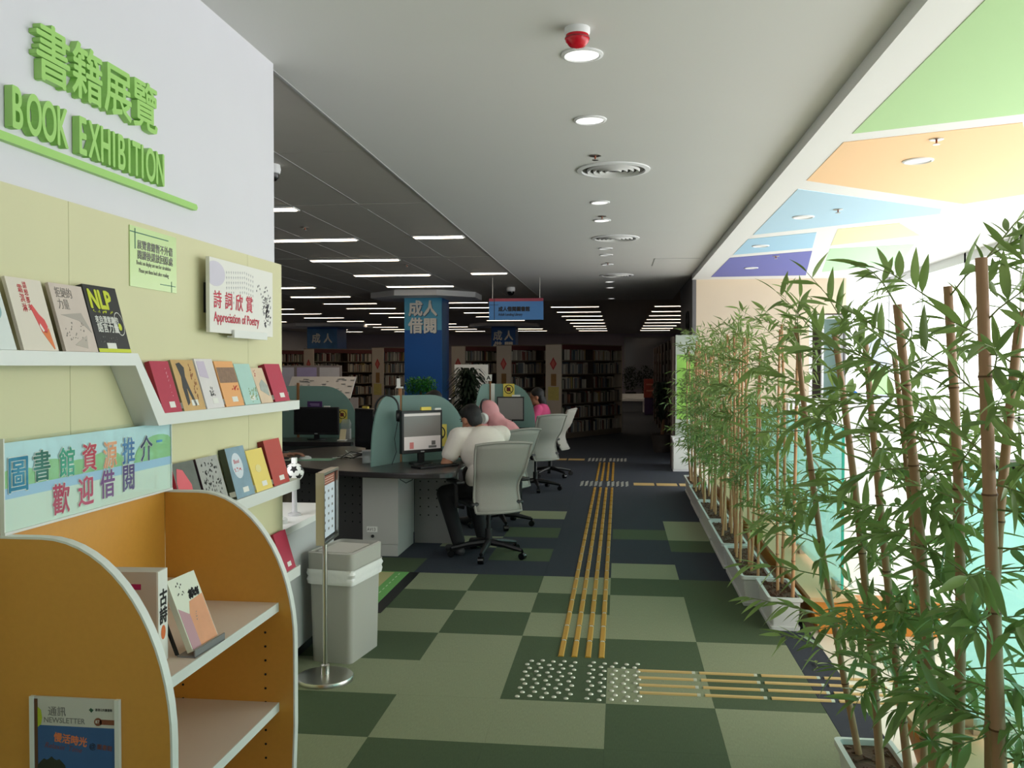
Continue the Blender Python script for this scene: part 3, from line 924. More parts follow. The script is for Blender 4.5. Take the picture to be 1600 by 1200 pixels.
for i, ch in enumerate('歡迎借閱'):
    m = mat('char2_%d' % i, [(196, 56, 96), (206, 70, 110), (130, 70, 140), (92, 66, 130)][i], 0.6)
    xx, zz = ctr2[i] - 2.18 - 0.042, 0.026 + 0.006 * i
    text('character_outline', ch, 0.094, (xx, -0.0058, zz), M_paper, s, 0.88, 0.0002, 0.0036)
    text('character', ch, 0.094, (xx, -0.0072, zz), m, s, 0.88, 0.0002, 0.0014)

# newsletter in a clear holder on the near side panel (faces the camera)
n = thing('newsletter_holder', 'newsletter with a blue cover in a clear holder on the orange side panel', 'newsletter', (-1.531, YN, 0.42))
NW, NH = 0.249, 0.295
MB().box(0.0, -0.012, 0, 0.012, -0.0006, NH).box(NW - 0.012, -0.012, 0, NW, -0.0006, NH).box(0.012, -0.012, 0, NW - 0.012, -0.0006, 0.008).build('holder', M_lam, n)
MB().box(0.012, -0.008, 0.008, NW - 0.012, -0.002, NH).build('newsletter_page', mat('newsletter_white', (206, 204, 198), 0.5), n)
MB().box(0.022, -0.009, 0.009, NW - 0.014, -0.0081, 0.22).build('blue_picture', mat('newsletter_blue', (48, 92, 150), 0.5, var=0.25, vscale=8), n)
MB().box(0.0125, -0.0092, 0.009, 0.0215, -0.0081, NH - 0.006).build('brown_strip', mat('newsletter_brown', (96, 60, 34), 0.6), n)
MB().prism([(0.022, 0.215), (0.031, 0.222), (0.034, 0.24), (0.031, 0.26), (0.022, 0.268)], -0.0094, -0.0084, axis='y').build('leaf_tab', mat('leaf_tab', (176, 190, 40), 0.6), n)
text('title', '通訊', 0.027, (0.05, -0.0085, 0.248), M_grey, n, 0.95, 0.0003)
text('title', 'NEWSLETTER', 0.02, (0.038, -0.0085, 0.228), M_grey, n, 0.95, 0.0003)
text('publisher', '香港公共圖書館', 0.008, (0.182, -0.0085, 0.264), M_ink, n, 0.85, 0.0002)
MB().prism([(0.165, 0.266), (0.17, 0.271), (0.178, 0.266), (0.172, 0.259)], -0.009, -0.0083, axis='y').build('emblem', mat('emblem_green', (40, 80, 60), 0.6), n)
MB().box(0.196, -0.0092, 0.229, NW - 0.012, -0.0083, 0.242).prism(ell(0.19, 0.2355, 0.0105, 0.0105), -0.0092, -0.0083, axis='y').build('issue_badge', mat('badge_brown', (130, 72, 50), 0.6), n)
text('issue_number', '87', 0.012, (0.183, -0.0096, 0.232), M_paper, n, 0.95, 0.0002)
text('headline', '慢活時光', 0.026, (0.066, -0.0094, 0.182), mat('coral', (226, 130, 84), 0.6), n, 0.9, 0.0003, 0.0006, rot=-0.12)
text('headline', "Relaxin' Time", 0.02, (0.04, -0.0094, 0.163), mat('plum', (120, 70, 80), 0.6), n, 0.95, 0.0003, 0.0, shear=0.25, rot=-0.1)
text('headline', '@', 0.02, (0.165, -0.0094, 0.165), M_ink, n, 0.9, 0.0003)
text('headline', '圖書館', 0.015, (0.186, -0.0094, 0.166), mat('badge_brown', (130, 72, 50), 0.6), n, 0.95, 0.0003, rot=-0.1)
MB().prism([(0.06 + 0.05 * math.cos(a) * (1 + .1 * math.sin(9 * a)), 0.08 + 0.055 * math.sin(a) * (1 + .08 * math.sin(13 * a))) for a in [2 * PI * k / 40 for k in range(40)]],
           -0.0094, -0.0091, axis='y').build('tree_picture', mat('tree_dark', (40, 46, 34), 0.7), n)

# books on the upper shelf of the unit
t = thing('boxed_book', 'white spined volume lettered in black with a grey face on the orange shelf', 'book', (-1.285, 2.36, 0.7395), (0, 0, math.radians(4)))
MB().box(-0.17, 0.0, 0, -0.001, 0.06, 0.262).build('body', mat('warm_grey_face', (196, 186, 176), 0.6), t)
MB().box(-0.001, 0.0, 0, 0.004, 0.06, 0.262).build('spine', M_paper, t)
# spine faces +x: lettering local frame via child empties is avoided by rotating glyph meshes
for k, (ch, zz) in enumerate((('古', 0.165), ('詩', 0.115))):
    o = text('lettering', ch, 0.05, (0.006, -0.005, zz), M_ink, t, 1.0, 0.0003, 0.0014)
    o.rotation_euler = (0, 0, RW)
o = MB().prism(ell(0.03, 0.085, 0.014, 0.02), -0.0048, -0.0042, axis='y').build('seal', mat('seal_orange', (222, 110, 50), 0.6), t)
o.rotation_euler = (0, 0, RW)
MB().box(-0.075, -0.0008, 0.212, -0.045, -0.0001, 0.228).build('magenta_label', mat('magenta', (170, 30, 96), 0.6), t)
t = thing('easel_book', 'white and orange poetry book leaning on a grey stand on the shelf', 'book', (-1.222, 2.445, 0.754), (math.radians(-22), 0, RW - 0.05))
MB().box(0, 0, 0, 0.15, 0.002, 0.215).box(0, 0.016, 0, 0.15, 0.018, 0.215).box(-0.001, 0, 0, 0, 0.018, 0.215).build('cover', mat('cover_pale_mint', (224, 226, 208), 0.5), t)
MB().box(0.0005, 0.0021, 0.003, 0.147, 0.0159, 0.212).build('pages', M_paper, t)
plate(t, [(0.05, 0.003), (0.147, 0.003), (0.147, 0.142), (0.07, 0.135), (0.05, 0.1)], mat('cover_apricot', (226, 152, 108), 0.5, var=0.12, vscale=20))
plate(t, [(0.003, 0.003), (0.05, 0.003), (0.05, 0.1), (0.003, 0.128)], mat('cover_mauve', (190, 140, 150), 0.5))
strokes(t, 0.08, 0.145, 0.14, 0.165, 30, M_ink, 21, 0.009, 'bamboo_ink')
strokes(t, 0.02, 0.16, 0.06, 0.2, 9, M_ink, 22, 0.004)
strokes(t, 0.075, 0.075, 0.085, 0.1, 5, M_grey, 23, 0.004)
t = thing('book_stand', 'low grey book stand on the upper orange shelf', 'book stand', (-1.215, 2.445, 0.7385), RW - 0.05)
M_st = mat('grey_stand', (128, 128, 130), 0.4)
MB().box(-0.012, -0.006, 0, 0.165, -0.002, 0.022).box(-0.012, -0.006, 0, 0.165, 0.05, 0.004).build('tray', M_st, t)
MB().prism([(0.05, 0.004), (0.056, 0.004), (0.11, 0.14), (0.104, 0.14)], -0.012, 0.0, axis='x').build('back_rest', M_dark, t)
t = thing('leaning_pamphlet', 'pale blue pamphlet behind the white spined volume', 'pamphlet', (-1.50, 2.40, 0.7395), (math.radians(-8), 0, RW + 0.25))
MB().box(0, 0, 0, 0.17, 0.004, 0.255).build('cover', mat('pale_blue_cover', (176, 200, 224), 0.5), t)
MB().box(0.002, 0.0041, 0.002, 0.168, 0.007, 0.252).build('pages', M_paper, t)
t = thing('shelf_file', 'beige file box at the back corner of the upper orange shelf', 'file box', (-1.612, 2.915, 0.739), 0)
MB().box(0, 0, 0, 0.07, 0.12, 0.075).build('box', mat('pale_beige', (214, 194, 170), 0.6), t)
MB().box(-0.001, -0.001, 0.076, 0.071, 0.121, 0.08).build('lid', mat('pale_beige2', (224, 206, 184), 0.6), t)

# ================================================================== NOTICE STAND, LITTER BIN, LOW COUNTER
t = thing('notice_stand', 'steel floor stand holding a framed timetable beside the bin', 'notice stand', (-1.467, 4.335, 0))
MB().lathe([(0.001, 0.03), (0.10, 0.028), (0.138, 0.022), (0.142, 0.016), (0.142, 0.0), (0.001, 0)], 40).build('base', M_steel, t, True)
MB().lathe([(0.022, 0.028), (0.022, 0.075), (0.014, 0.082)], 20).build('collar', M_steel, t, True)
MB().tube([(0, 0, 0.03), (0, 0, 0.76)], 0.0125, 16).build('pole', M_steel, t, True)
fa = math.atan2(0.997, -0.06)
fr_ = Matrix.Translation((0.0, 0.02, 0)) @ Matrix.Rotation(fa, 4, 'Z')
MB().box(-0.14, -0.03, 0.70, -0.128, 0.012, 1.055).box(0.128, -0.03, 0.70, 0.14, 0.012, 1.055).box(-0.128, -0.03, 0.70, 0.128, 0.012, 0.712).box(-0.128, -0.03, 1.043, 0.128, 0.012, 1.055) \
    .xform(fr_).build('frame', M_steel, t)
MB().box(-0.128, -0.012, 0.712, 0.128, -0.002, 1.043).xform(fr_).build('backing', M_dark, t)
MB().box(-0.112, -0.0155, 0.724, 0.112, -0.013, 0.985).xform(fr_).build('sheet', mat('pale_blue_paper', (206, 214, 226), 0.6), t)
MB().box(-0.112, -0.0158, 0.986, 0.112, -0.013, 1.032).xform(fr_).build('header', mat('header_brown', (150, 84, 66), 0.6), t)
mb = MB()
for r in range(6):
    for c in range(3):
        x0, z0 = -0.085 + c * 0.07, 0.945 - r * 0.038
        MB().box(x0, -0.0162, z0, x0 + 0.022, -0.0156, z0 + 0.012).xform(fr_).build('table_entry', M_grey, t)
mb = MB()
for k in range(3):
    mb.box(-0.09, -0.0163, 0.995 + 0.012 * k, 0.09, -0.0159, 0.998 + 0.012 * k)
mb.xform(fr_).build('header_lines', mat('pale_header', (224, 196, 180), 0.6), t)

t = thing('litter_bin', 'grey rectangular litter bin with a clear bag rim behind the notice stand', 'bin', (-1.40, 4.56, 0), math.radians(-9))


def rrect(x0, y0, x1, y1, r, n=5):
    p = []
    for cx, cy, a0 in ((x1 - r, y1 - r, 0), (x0 + r, y1 - r, PI / 2), (x0 + r, y0 + r, PI), (x1 - r, y0 + r, 1.5 * PI)):
        for k in range(n + 1):
            a = a0 + PI / 2 * k / n
            p.append((cx + r * math.cos(a), cy + r * math.sin(a)))
    return p


def loft(polys, zs, cap0=True, cap1=True):
    mb = MB()
    n = len(polys[0])
    v = [(x, y, z) for p, z in zip(polys, zs) for x, y in p]
    f = []
    for i in range(len(polys) - 1):
        for k in range(n):
            f.append((i * n + k, i * n + (k + 1) % n, (i + 1) * n + (k + 1) % n, (i + 1) * n + k))
    if cap0:
        f.append(tuple(range(n - 1, -1, -1)))
    if cap1:
        f.append(tuple(range((len(polys) - 1) * n, len(polys) * n)))
    return mb.add(v, f)


loft([rrect(-0.238, 0.006, -0.006, 0.36, 0.03), rrect(-0.25, -0.004, 0.004, 0.372, 0.032)], [0, 0.49]).build('body', M_bin, t, True)
loft([rrect(-0.256, -0.010, 0.010, 0.378, 0.034), rrect(-0.258, -0.012, 0.012, 0.38, 0.034), rrect(-0.244, 0.002, -0.002, 0.366, 0.03), rrect(-0.244, 0.002, -0.002, 0.366, 0.03)],
     [0.49, 0.585, 0.59, 0.55], False, False).build('hood', M_bin, t, True)
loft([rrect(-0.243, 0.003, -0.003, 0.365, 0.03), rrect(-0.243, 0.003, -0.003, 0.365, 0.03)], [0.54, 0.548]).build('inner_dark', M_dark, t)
loft([rrect(-0.225, 0.03, -0.02, 0.30, 0.02), rrect(-0.22, 0.035, -0.025, 0.295, 0.02)], [0.5485, 0.585]).build('swing_flap', M_bin, t, True)
bagp = []
rs = random.Random(5)
for zi, e in ((0.418, 0.008), (0.44, 0.014), (0.455, 0.009), (0.475, 0.016), (0.49, 0.011), (0.50, 0.013)):
    bagp.append([(x + rs.uniform(-.003, .003), y + rs.uniform(-.003, .003)) for x, y in rrect(-0.25 - e, -0.004 - e, 0.004 + e, 0.372 + e, 0.035)])
loft(bagp, [0.418, 0.44, 0.455, 0.475, 0.49, 0.50], False, False).build('bag_rim', mat('plastic_bag', (240, 240, 238), 0.25, bump=0.6, bscale=25), t, True)

t = thing('low_counter', 'white topped grey counter beyond the end of the left wall', 'counter', (-2.1, 4.3, 0))
MB().box(-0.30, 0.03, 0.08, 0.41, 0.86, 0.722).build('body', mat('counter_grey', (184, 186, 186), 0.5), t)
MB().box(-0.28, 0.06, 0.0, 0.37, 0.82, 0.08).build('kick', M_dark, t)
MB().prism([(-0.32, 0.01), (0.43, 0.0), (0.43, 0.72), (0.40, 0.82), (0.32, 0.89), (-0.32, 0.89)], 0.722, 0.755).build('worktop', M_lam, t)
t = thing('rubber_stamp_pad', 'white round dispenser on the low counter', 'dispenser', (-1.77, 4.50, 0.7555))
MB().lathe([(0.001, 0), (0.045, 0), (0.045, 0.022), (0.03, 0.03), (0.03, 0.026), (0.001, 0.026)], 24).build('dish', M_lam, t, True)
MB().lathe([(0.018, 0.0265), (0.018, 0.034), (0.001, 0.036)], 16).build('knob', M_seam, t, True)
t = thing('ball_ornament', 'football ornament on a white post behind the middle ledge', 'ornament', (-1.775, 4.74, 0.7555))
MB().lathe([(0.035, 0), (0.035, 0.012), (0.015, 0.02), (0.012, 0.175), (0.02, 0.19)], 16, cap0=True, cap1=True).build('post', M_seam, t, True)
bm = bmesh.new()
bmesh.ops.create_icosphere(bm, subdivisions=3, radius=0.052)
me = bpy.data.meshes.new('ball')
ico = bmesh.new()
bmesh.ops.create_icosphere(ico, subdivisions=1, radius=1)
seeds = [v.co.copy() for v in ico.verts]
for f in bm.faces:
    c = f.calc_center_median().normalized()
    f.material_index = 1 if max(c.dot(sd) for sd in seeds) > 0.945 else 0
    f.smooth = True
bm.to_mesh(me)
me.materials.append(M_lam)
me.materials.append(M_dark)
bm.free()
ico.free()
o = link('ball', me, t)
o.location = (0, 0, 0.238)
MB().box(-0.012, -0.012, 0.286, 0.012, 0.012, 0.318).build('cap', M_lam, t)

# play mat on the carpet by the bin
t = thing('floor_mat', 'bright green floor mat with dashed lines behind the bin', 'mat', (-2.0, 5.55, 0))
MB().box(-0.35, 0.0, 0.0, 0.41, 1.12, 0.004).build('mat_base', mat('mat_green', (112, 176, 96), 0.8), t)
MB().box(-0.33, 0.02, 0.0041, 0.30, 1.10, 0.005).build('beige_field', mat('mat_beige', (188, 184, 130), 0.8), t)
MB().box(0.411, 0.0, 0.0, 0.49, 1.12, 0.003).build('dark_border', M_dark, t)
mb = MB()
for k in range(12):
    mb.box(0.345, 0.03 + k * 0.09, 0.0041, 0.352, 0.075 + k * 0.09, 0.005)
mb.build('dashed_line', mat('mat_pale', (200, 222, 180), 0.8), t)
# ================================================================== TACTILE PAVING
g = thing('tactile_guide_path', 'four rows of yellow guide bars running along the corridor carpet', 'tactile path', (0, 0, 0))
gbar = MB().prism([(-0.016, 0), (0.016, 0), (0.011, 0.006), (-0.011, 0.006)], 0.0, 0.268, axis='y').mesh('guide_bar', M_bar)
gcap = MB().prism([(-0.014, 0), (0.014, 0), (0.009, 0.007), (-0.009, 0.007)], 0.0, 0.02, axis='y').mesh('bar_tip', M_stud)
for y0, n in ((4.83, 23), (12.3, 8)):
    for k in range(n):
        for x in (-0.313, -0.24, -0.166, -0.093):
            o = link('guide_bar', gbar, g)
            o.location = (x, y0 + 0.297 * k, 0.0003)
            if k < 10 and y0 < 5:
                c = link('bar_tip', gcap, o)
                c.location = (0, 0.269, 0)
dome_me = MB().lathe([(0.0125, 0), (0.011, 0.003), (0.007, 0.005), (0.001, 0.0055)], 10).mesh('stud', M_stud)
dome_me.polygons.foreach_set('use_smooth', [True] * len(dome_me.polygons))


def studs(x0, y0, nx, ny, d, label, gapc=5):
    t = thing('warning_studs', label, 'tactile studs', (x0, y0, 0.0003))
    for j in range(ny):
        for i in range(nx):
            o = link('stud', dome_me, t)
            o.location = (i * d + (0.04 if i >= gapc else 0) + (0.012 if j % 2 else -0.006), j * d + (0.012 if i % 2 else 0), 0)


studs(-0.475, 4.22, 10, 10, 0.058, 'square field of pale warning studs where the tactile paths meet')
studs(-0.50, 11.78, 10, 8, 0.062, 'middle field of warning studs across the yellow guide bars')
studs(-0.50, 14.85, 10, 8, 0.062, 'farthest field of warning studs on the dark carpet')
g2 = thing('tactile_branch_path', 'tan guide bars branching right between the bamboo planters', 'tactile path', (0.10, 0, 0))
bx = MB().prism([(-0.014, 0), (0.014, 0), (0.01, 0.006), (-0.01, 0.006)], 0.0, 0.272, axis='x').mesh('guide_bar', M_tan)
cx = MB().prism([(-0.013, 0), (0.013, 0), (0.009, 0.0065), (-0.009, 0.0065)], 0.0, 0.016, axis='x').mesh('bar_tip', M_stud)
for k in range(6):
    for y in (4.335, 4.44, 4.545, 4.65):
        o = link('guide_bar', bx, g2)
        o.location = (0.31 * k, y, 0.0003)
        c = link('bar_tip', cx, o)
        c.location = (0.273, 0, 0)
for nm, x0, y0, n, l in ((0, 0.19, 12.0, 3, 'wide tan bars leading from the middle studs to the planters'),
                         (1, -1.75, 15.05, 4, 'wide tan bars leading left from the farthest studs')):
    t = thing('tactile_cross_path', l, 'tactile path', (x0, y0, 0))
    for k in range(n):
        MB().box(0.3 * k, -0.12, 0.0003, 0.3 * k + 0.27, 0.12, 0.005).build('guide_bar', M_tan, t)

# ================================================================== KERBS, GLASS BALUSTRADES
def kerb(y0, y1, label, far_end):
    t = thing('orange_kerb', label, 'kerb', (1.13, y0, 0))
    L = y1 - y0
    MB().prism([(0.05, 0), (0.25, 0), (0.25, 0.19), (0, 0.19), (0.0, 0.16)], 0.0, L, axis='y').build('kerb_body', M_kerb, t)
    MB().box(-0.012, -0.012, 0.19, 0.26, L + 0.012, 0.215).build('cap', M_kerbtop, t)
    e = L - 0.14 if far_end else 0.0
    MB().box(0.2505, e, 0, 0.72, e + 0.14, 0.19).build('return_wall', M_kerb, t)
    MB().box(0.2605, e - 0.006, 0.19, 0.73, e + 0.146, 0.20).build('return_cap', M_kerb, t)
    return t


kerb(5.43, 11.2, 'orange kerb with a beige cap behind the long bamboo row', False)
kerb(0.3, 3.70, 'orange kerb with a beige cap behind the nearest planters', True)


def balustrade(y0, y1, n, label, flip):
    t = thing('glass_balustrade', label, 'balustrade', (1.32, y0, 0.2155))
    L = (y1 - y0) / n
    for k in range(n):
        MB().box(-0.007, k * L + 0.008, 0.03, 0.007, (k + 1) * L - 0.008, 1.0).build('glass_panel', M_mint, t)
        MB().box(-0.02, k * L + 0.1, 0.0, 0.02, k * L + 0.2, 0.06).build('clamp', M_steel, t)
        MB().box(-0.02, (k + 1) * L - 0.2, 0.0, 0.02, (k + 1) * L - 0.1, 0.06).build('clamp', M_steel, t)
    e = 0.008 if not flip else y1 - y0 - 0.008
    MB().box(-0.0075, e - 0.004, 0.03, 0.0075, e + 0.004, 1.0).build('polished_edge', mat('teal_edge', (60, 190, 170), 0.2), t)
    return t


balustrade(5.5, 11.0, 4, 'mint glass balustrade panels behind the long bamboo row', False)
b2 = balustrade(0.4, 3.66, 3, 'mint glass balustrade panels behind the nearest bamboo', True)
MB().box(-0.03, 0.0, 1.0, 0.03, 3.0, 1.04).build('handrail', M_dark, b2)
bd = thing('information_board', 'lavender and green information board near the far window', 'board', (3.66, 13.9, 0))
MB().box(0, 0, 1.08, 0.32, 0.03, 2.0).build('board_panel', mat('lavender_board', (196, 200, 232), 0.6), bd)
MB().box(0.01, -0.002, 1.15, 0.31, 0.0, 1.55).build('green_field', mat('green_field', (176, 226, 160), 0.6), bd)
MB().box(0.06, 0.0, 0.0, 0.1, 0.03, 1.08).box(0.22, 0.0, 0.0, 0.26, 0.03, 1.08).build('legs', M_white, bd)
bs = thing('access_sign', 'round blue wheelchair access sign by the far glass door', 'sign', (3.57, 14.23, 1.14))
MB().prism(ell(0, 0, 0.055, 0.055, 24), 0.0, 0.006, axis='y').build('disc', mat('access_blue', (24, 104, 190), 0.5), bs)
MB().tube([(0, -0.002, 0.025), (0, -0.002, -0.005), (0.022, -0.002, -0.005), (0.03, -0.002, -0.03)], 0.004, 6).build('symbol', M_paper, bs)
MB().lathe([(0.03, 0), (0.024, 0)], 16).xform(Matrix.Translation((-0.002, -0.001, -0.014)) @ Matrix.Rotation(PI / 2, 4, 'X')).build('symbol_wheel', M_paper, bs)
MB().box(-0.006, 0.007, -0.07, 0.006, 0.03, 0.03).build('bracket', M_white, bs)

# ================================================================== BAMBOO PLANTERS
def planter(x, y, label, L=0.62):
    t = thing('planter_trough', label, 'planter', (x, y, 0), 0, 'planters of the bamboo row')
    W = 0.195
    a = loft([rrect(-W / 2 + .022, .02, W / 2 - .022, L - .02, .015, 3), rrect(-W / 2 + .008, .006, W / 2 - .008, L - .006, .018, 3)], [0.022, 0.175])
    a.build('trough', M_pot, t, True)
    loft([rrect(-W / 2 + .0, .0, W / 2, L, .02, 3), rrect(-W / 2 - .006, -.006, W / 2 + .006, L + .006, .022, 3), rrect(-W / 2 - .006, -.006, W / 2 + .006, L + .006, .022, 3),
          rrect(-W / 2 + .012, .012, W / 2 - .012, L - .012, .018, 3), rrect(-W / 2 + .014, .014, W / 2 - .014, L - .014, .018, 3)], [0.172, 0.178, 0.2, 0.2, 0.176], False, False).build('rim', M_pot, t, True)
    loft([rrect(-W / 2 + .012, .012, W / 2 - .012, L - .012, .015, 3), rrect(-W / 2 + .01, .01, W / 2 - .01, L - .01, .015, 3)], [0.0, 0.022]).build('foot', M_pot, t)
    loft([rrect(-W / 2 + .014, .014, W / 2 - .014, L - .014, .015, 3), rrect(-W / 2 + .014, .014, W / 2 - .014, L - .014, .015, 3)], [0.1755, 0.180]).build('soil', M_soil, t)
    r = random.Random(int(y * 100))
    mb = MB()
    for k in range(90):
        px, py = r.uniform(-W / 2 + .03, W / 2 - .03), r.uniform(.03, L - .03)
        s_ = r.uniform(.006, .016)
        M = Matrix.Translation((px, py, 0.183)) @ Euler((r.uniform(-.6, .6), r.uniform(-.6, .6), r.uniform(0, 6))).to_matrix().to_4x4()
        q = MB().box(-s_, -s_ * .6, -.003, s_, s_ * .6, .003).xform(M)
        mb.add(q.v, q.f)
    o = mb.build('bark_chips', M_soil, t)
    o['kind'] = 'stuff'
    return t


PLY = [(0.985, 5.45, 0.5), (0.90, 5.99, 1.02), (0.892, 7.07, 1.06), (0.897, 8.2, 1.1), (0.90, 9.38, 1.1), (0.91, 10.55, 0.9)]
PNM = ['nearest', 'second', 'third', 'fourth', 'fifth', 'farthest']
for k, (x, y, L) in enumerate(PLY):
    planter(x, y, '%s pale grey plastic planter of the long bamboo row' % PNM[k], L)
planter(0.895, 2.80, 'pale grey planter under the foreground bamboo at the bottom right')
planter(0.90, 2.08, 'pale grey planter of the nearest foreground canes, mostly below the frame')

leaf_meshes = []
for li, (L, w) in enumerate(((0.085, 0.0085), (0.105, 0.0095), (0.12, 0.012))):
    n = 6
    mb = MB()
    v, f = [], []
    for i in range(n + 1):
        s_ = i / n
        ww = w * (math.sin(PI * min(1, s_ ** 0.75)) ** 0.9 if 0 < s_ < 1 else 0.02)
        dz = -0.12 * L * s_ * s_
        v += [(s_ * L, -ww, dz + ww * 0.35), (s_ * L, 0, dz), (s_ * L, ww, dz + ww * 0.35)]
    for i in range(n):
        a = i * 3
        f += [(a, a + 1, a + 4, a + 3), (a + 1, a + 2, a + 5, a + 4)]
    mb.add(v, f)
    leaf_meshes.append(mb)
leaf_data = []
for mb in leaf_meshes:
    me = bpy.data.meshes.new('leaf')
    me.from_pydata(mb.v, [], mb.f)
    me.materials.append(M_leaf)
    me.polygons.foreach_set('use_smooth', [True] * len(me.polygons))
    leaf_data.append(me)
lowleaf = [[(0, 0, 0), (0.35, -1, .04), (0.35, 1, .04), (1, 0, -0.1)], [(0, 1, 3, 2)]]


def bamboo(base, top, r, label, seed, individual, nb=16, nl=11, group=None, cm=None, zmin=0.32, leafscale=1.0):
    R = random.Random(seed)
    base, top = Vector(base), Vector(top)
    t = thing('bamboo', label, 'bamboo', tuple(base), 0, group)
    d = top - base
    side = Vector((R.uniform(-1, 1), R.uniform(-1, 1), 0)).normalized() * d.length * R.uniform(0.0, 0.02)
    n_int = max(6, int(d.length / R.uniform(0.2, 0.26)))

    def pos(s_):
        return d * s_ + side * math.sin(PI * s_)
    pts, rad = [], []
    for k in range(n_int + 1):
        s_ = k / n_int
        rr = r * (1 - 0.28 * s_)
        if k == 0 or k == n_int:
            pts.append(pos(s_)); rad.append(rr)
        else:
            e = 0.006 / d.length
            for ds, q in ((-2 * e, 1.0), (-e * .6, 1.1), (0, 1.16), (e * .6, 1.07), (2 * e, .98)):
                pts.append(pos(s_ + ds)); rad.append(rr * q)
    MB().tube(pts, rad, 10 if individual else 7).build('cane', cm or M_cane, t, True)
    if individual:
        for k in range(1, n_int):
            s_ = k / n_int
            rr = r * (1 - 0.28 * s_) * 1.175
            e = 0.0022 / d.length
            MB().tube([pos(s_ - e), pos(s_ + e)], rr, 10).build('node_ring', M_node, t, True)
    fol = MB()
    tw = MB()
    for b_ in range(nb):
        s_ = zmin + (1.0 - zmin) * (b_ + R.random()) / nb
        s_ = min(0.995, s_)
        az = R.uniform(0, 2 * PI)
        el = R.uniform(-0.15, 0.75) + (0.45 if s_ > 0.88 else 0)
        L = R.uniform(0.14, 0.30) * (1.0 if s_ < .85 else 1.25)
        p = pos(s_)
        dr = Vector((math.cos(az) * math.cos(el), math.sin(az) * math.cos(el), math.sin(el)))
        tp = [p]
        for q in range(4):
            dr = (dr + Vector((R.uniform(-.25, .25), R.uniform(-.25, .25), -0.06 + R.uniform(-.12, .1)))).normalized()
            tp.append(tp[-1] + dr * L / 4)
        if individual:
            bo = MB().tube(tp, [0.0026, .0022, .0018, .0014, .001], 5).build('branch', M_twig, t)
        else:
            tw.tube(tp, [0.0026, .0022, .0018, .0014, .001], 4, caps=False)
        for k in range(nl):
            u_ = 0.25 + 0.75 * k / max(1, nl - 1)
            i = min(3, int(u_ * 4))
            pp = tp[i].lerp(tp[i + 1], min(1, u_ * 4 - i))
            dd = (tp[i + 1] - tp[i]).normalized()
            a2 = R.uniform(0, 2 * PI)
            uu, ww = orth(dd)
            spread = R.uniform(0.5, 1.1) if k < nl - 1 else 0.15
            ld = (dd * math.cos(spread) + (uu * math.cos(a2) + ww * math.sin(a2)) * math.sin(spread) + Vector((0, 0, -0.22))).normalized()
            yv = Vector((0, 0, 1)).cross(ld)
            yv = yv.normalized() if yv.length > .05 else uu
            yv = (Matrix.Rotation(R.uniform(-.9, .9), 3, ld) @ yv).normalized()
            zv = ld.cross(yv)
            sc = R.uniform(0.72, 1.12) * leafscale
            M = Matrix((ld * sc, yv * sc, zv * sc)).transposed().to_4x4()
            M.translation = pp
            if individual:
                lo = bpy.data.objects.new('leaf', R.choice(leaf_data))
                COL.objects.link(lo)
                lo.parent = bo
                lo.matrix_local = M
            else:
                Ll, wl = 0.105, 0.0105
                fol.add([M @ Vector((0, 0, 0)), M @ Vector((Ll * .35, -wl, .003)), M @ Vector((Ll, 0, -.1 * Ll)), M @ Vector((Ll * .35, wl, .003))], [(0, 1, 2, 3)])
    if not individual:
        me = bpy.data.meshes.new('foliage')
        me.from_pydata(fol.v, [], fol.f)
        me.materials.append(M_leaf)
        o = link('foliage', me, t)
        o['kind'] = 'stuff'
        o = tw.build('branches', M_twig, t)
        o['kind'] = 'stuff'
    return t


# foreground canes: each cane a plant of its own
near = [((0.86, 3.33, 0.18), (0.625, 3.3, 1.72), 0.0125, 'foreground bamboo leaning far left, nearest the opening'),
        ((0.90, 3.2, 0.18), (0.735, 3.2, 1.70), 0.0145, 'second leaning foreground bamboo from the opening'),
        ((0.945, 3.02, 0.18), (0.785, 3.0, 1.65), 0.014, 'foreground bamboo third from the opening'),
        ((0.95, 2.9, 0.18), (0.845, 2.9, 1.62), 0.011, 'slim foreground bamboo between two thicker canes'),
        ((0.90, 2.62, 0.18), (0.765, 2.6, 1.75), 0.0165, 'thick cut off foreground bamboo leaning left'),
        ((0.89, 2.5, 0.18), (0.863, 2.5, 1.79), 0.0155, 'upright foreground bamboo with a bushy top'),
        ((0.905, 2.2, 0.18), (0.833, 2.2, 1.83), 0.0185, 'thickest foreground bamboo with a bare sawn top'),
        ((0.915, 2.3, 0.18), (0.962, 2.3, 1.71), 0.0145, 'rightmost foreground bamboo at the picture edge')]
for k, (b_, tp_, r_, l_) in enumerate(near):
    bamboo(b_, tp_, r_, l_, 100 + k, True, nb=22, nl=12, group='foreground bamboo', zmin=0.2)
# long row
for k, (x, y, L) in enumerate(PLY):
    n = 3 if k == 0 else 7
    for j in range(n):
        R = random.Random(900 + k * 10 + j)
        bx_, by_ = x + R.uniform(-.055, .055), y + 0.07 + (L - 0.14) * j / (n - 1) + R.uniform(-.03, .03)
        tx, ty = bx_ + R.uniform(-.08, .06), by_ + R.uniform(-.08, .08)
        h_ = R.uniform(1.62, 1.86)
        pos_ = ORD[j] if j < n - 1 else 'rearmost'
        bamboo((bx_, by_, 0.18), (tx, ty, h_), R.uniform(.009, .0125), '%s bamboo cane in the %s planter of the long row' % (pos_, PNM[k]), 300 + k * 10 + j,
               k == 0, nb=15, nl=10, group='bamboo of the long row', cm=M_cane2, zmin=0.26, leafscale=0.95)
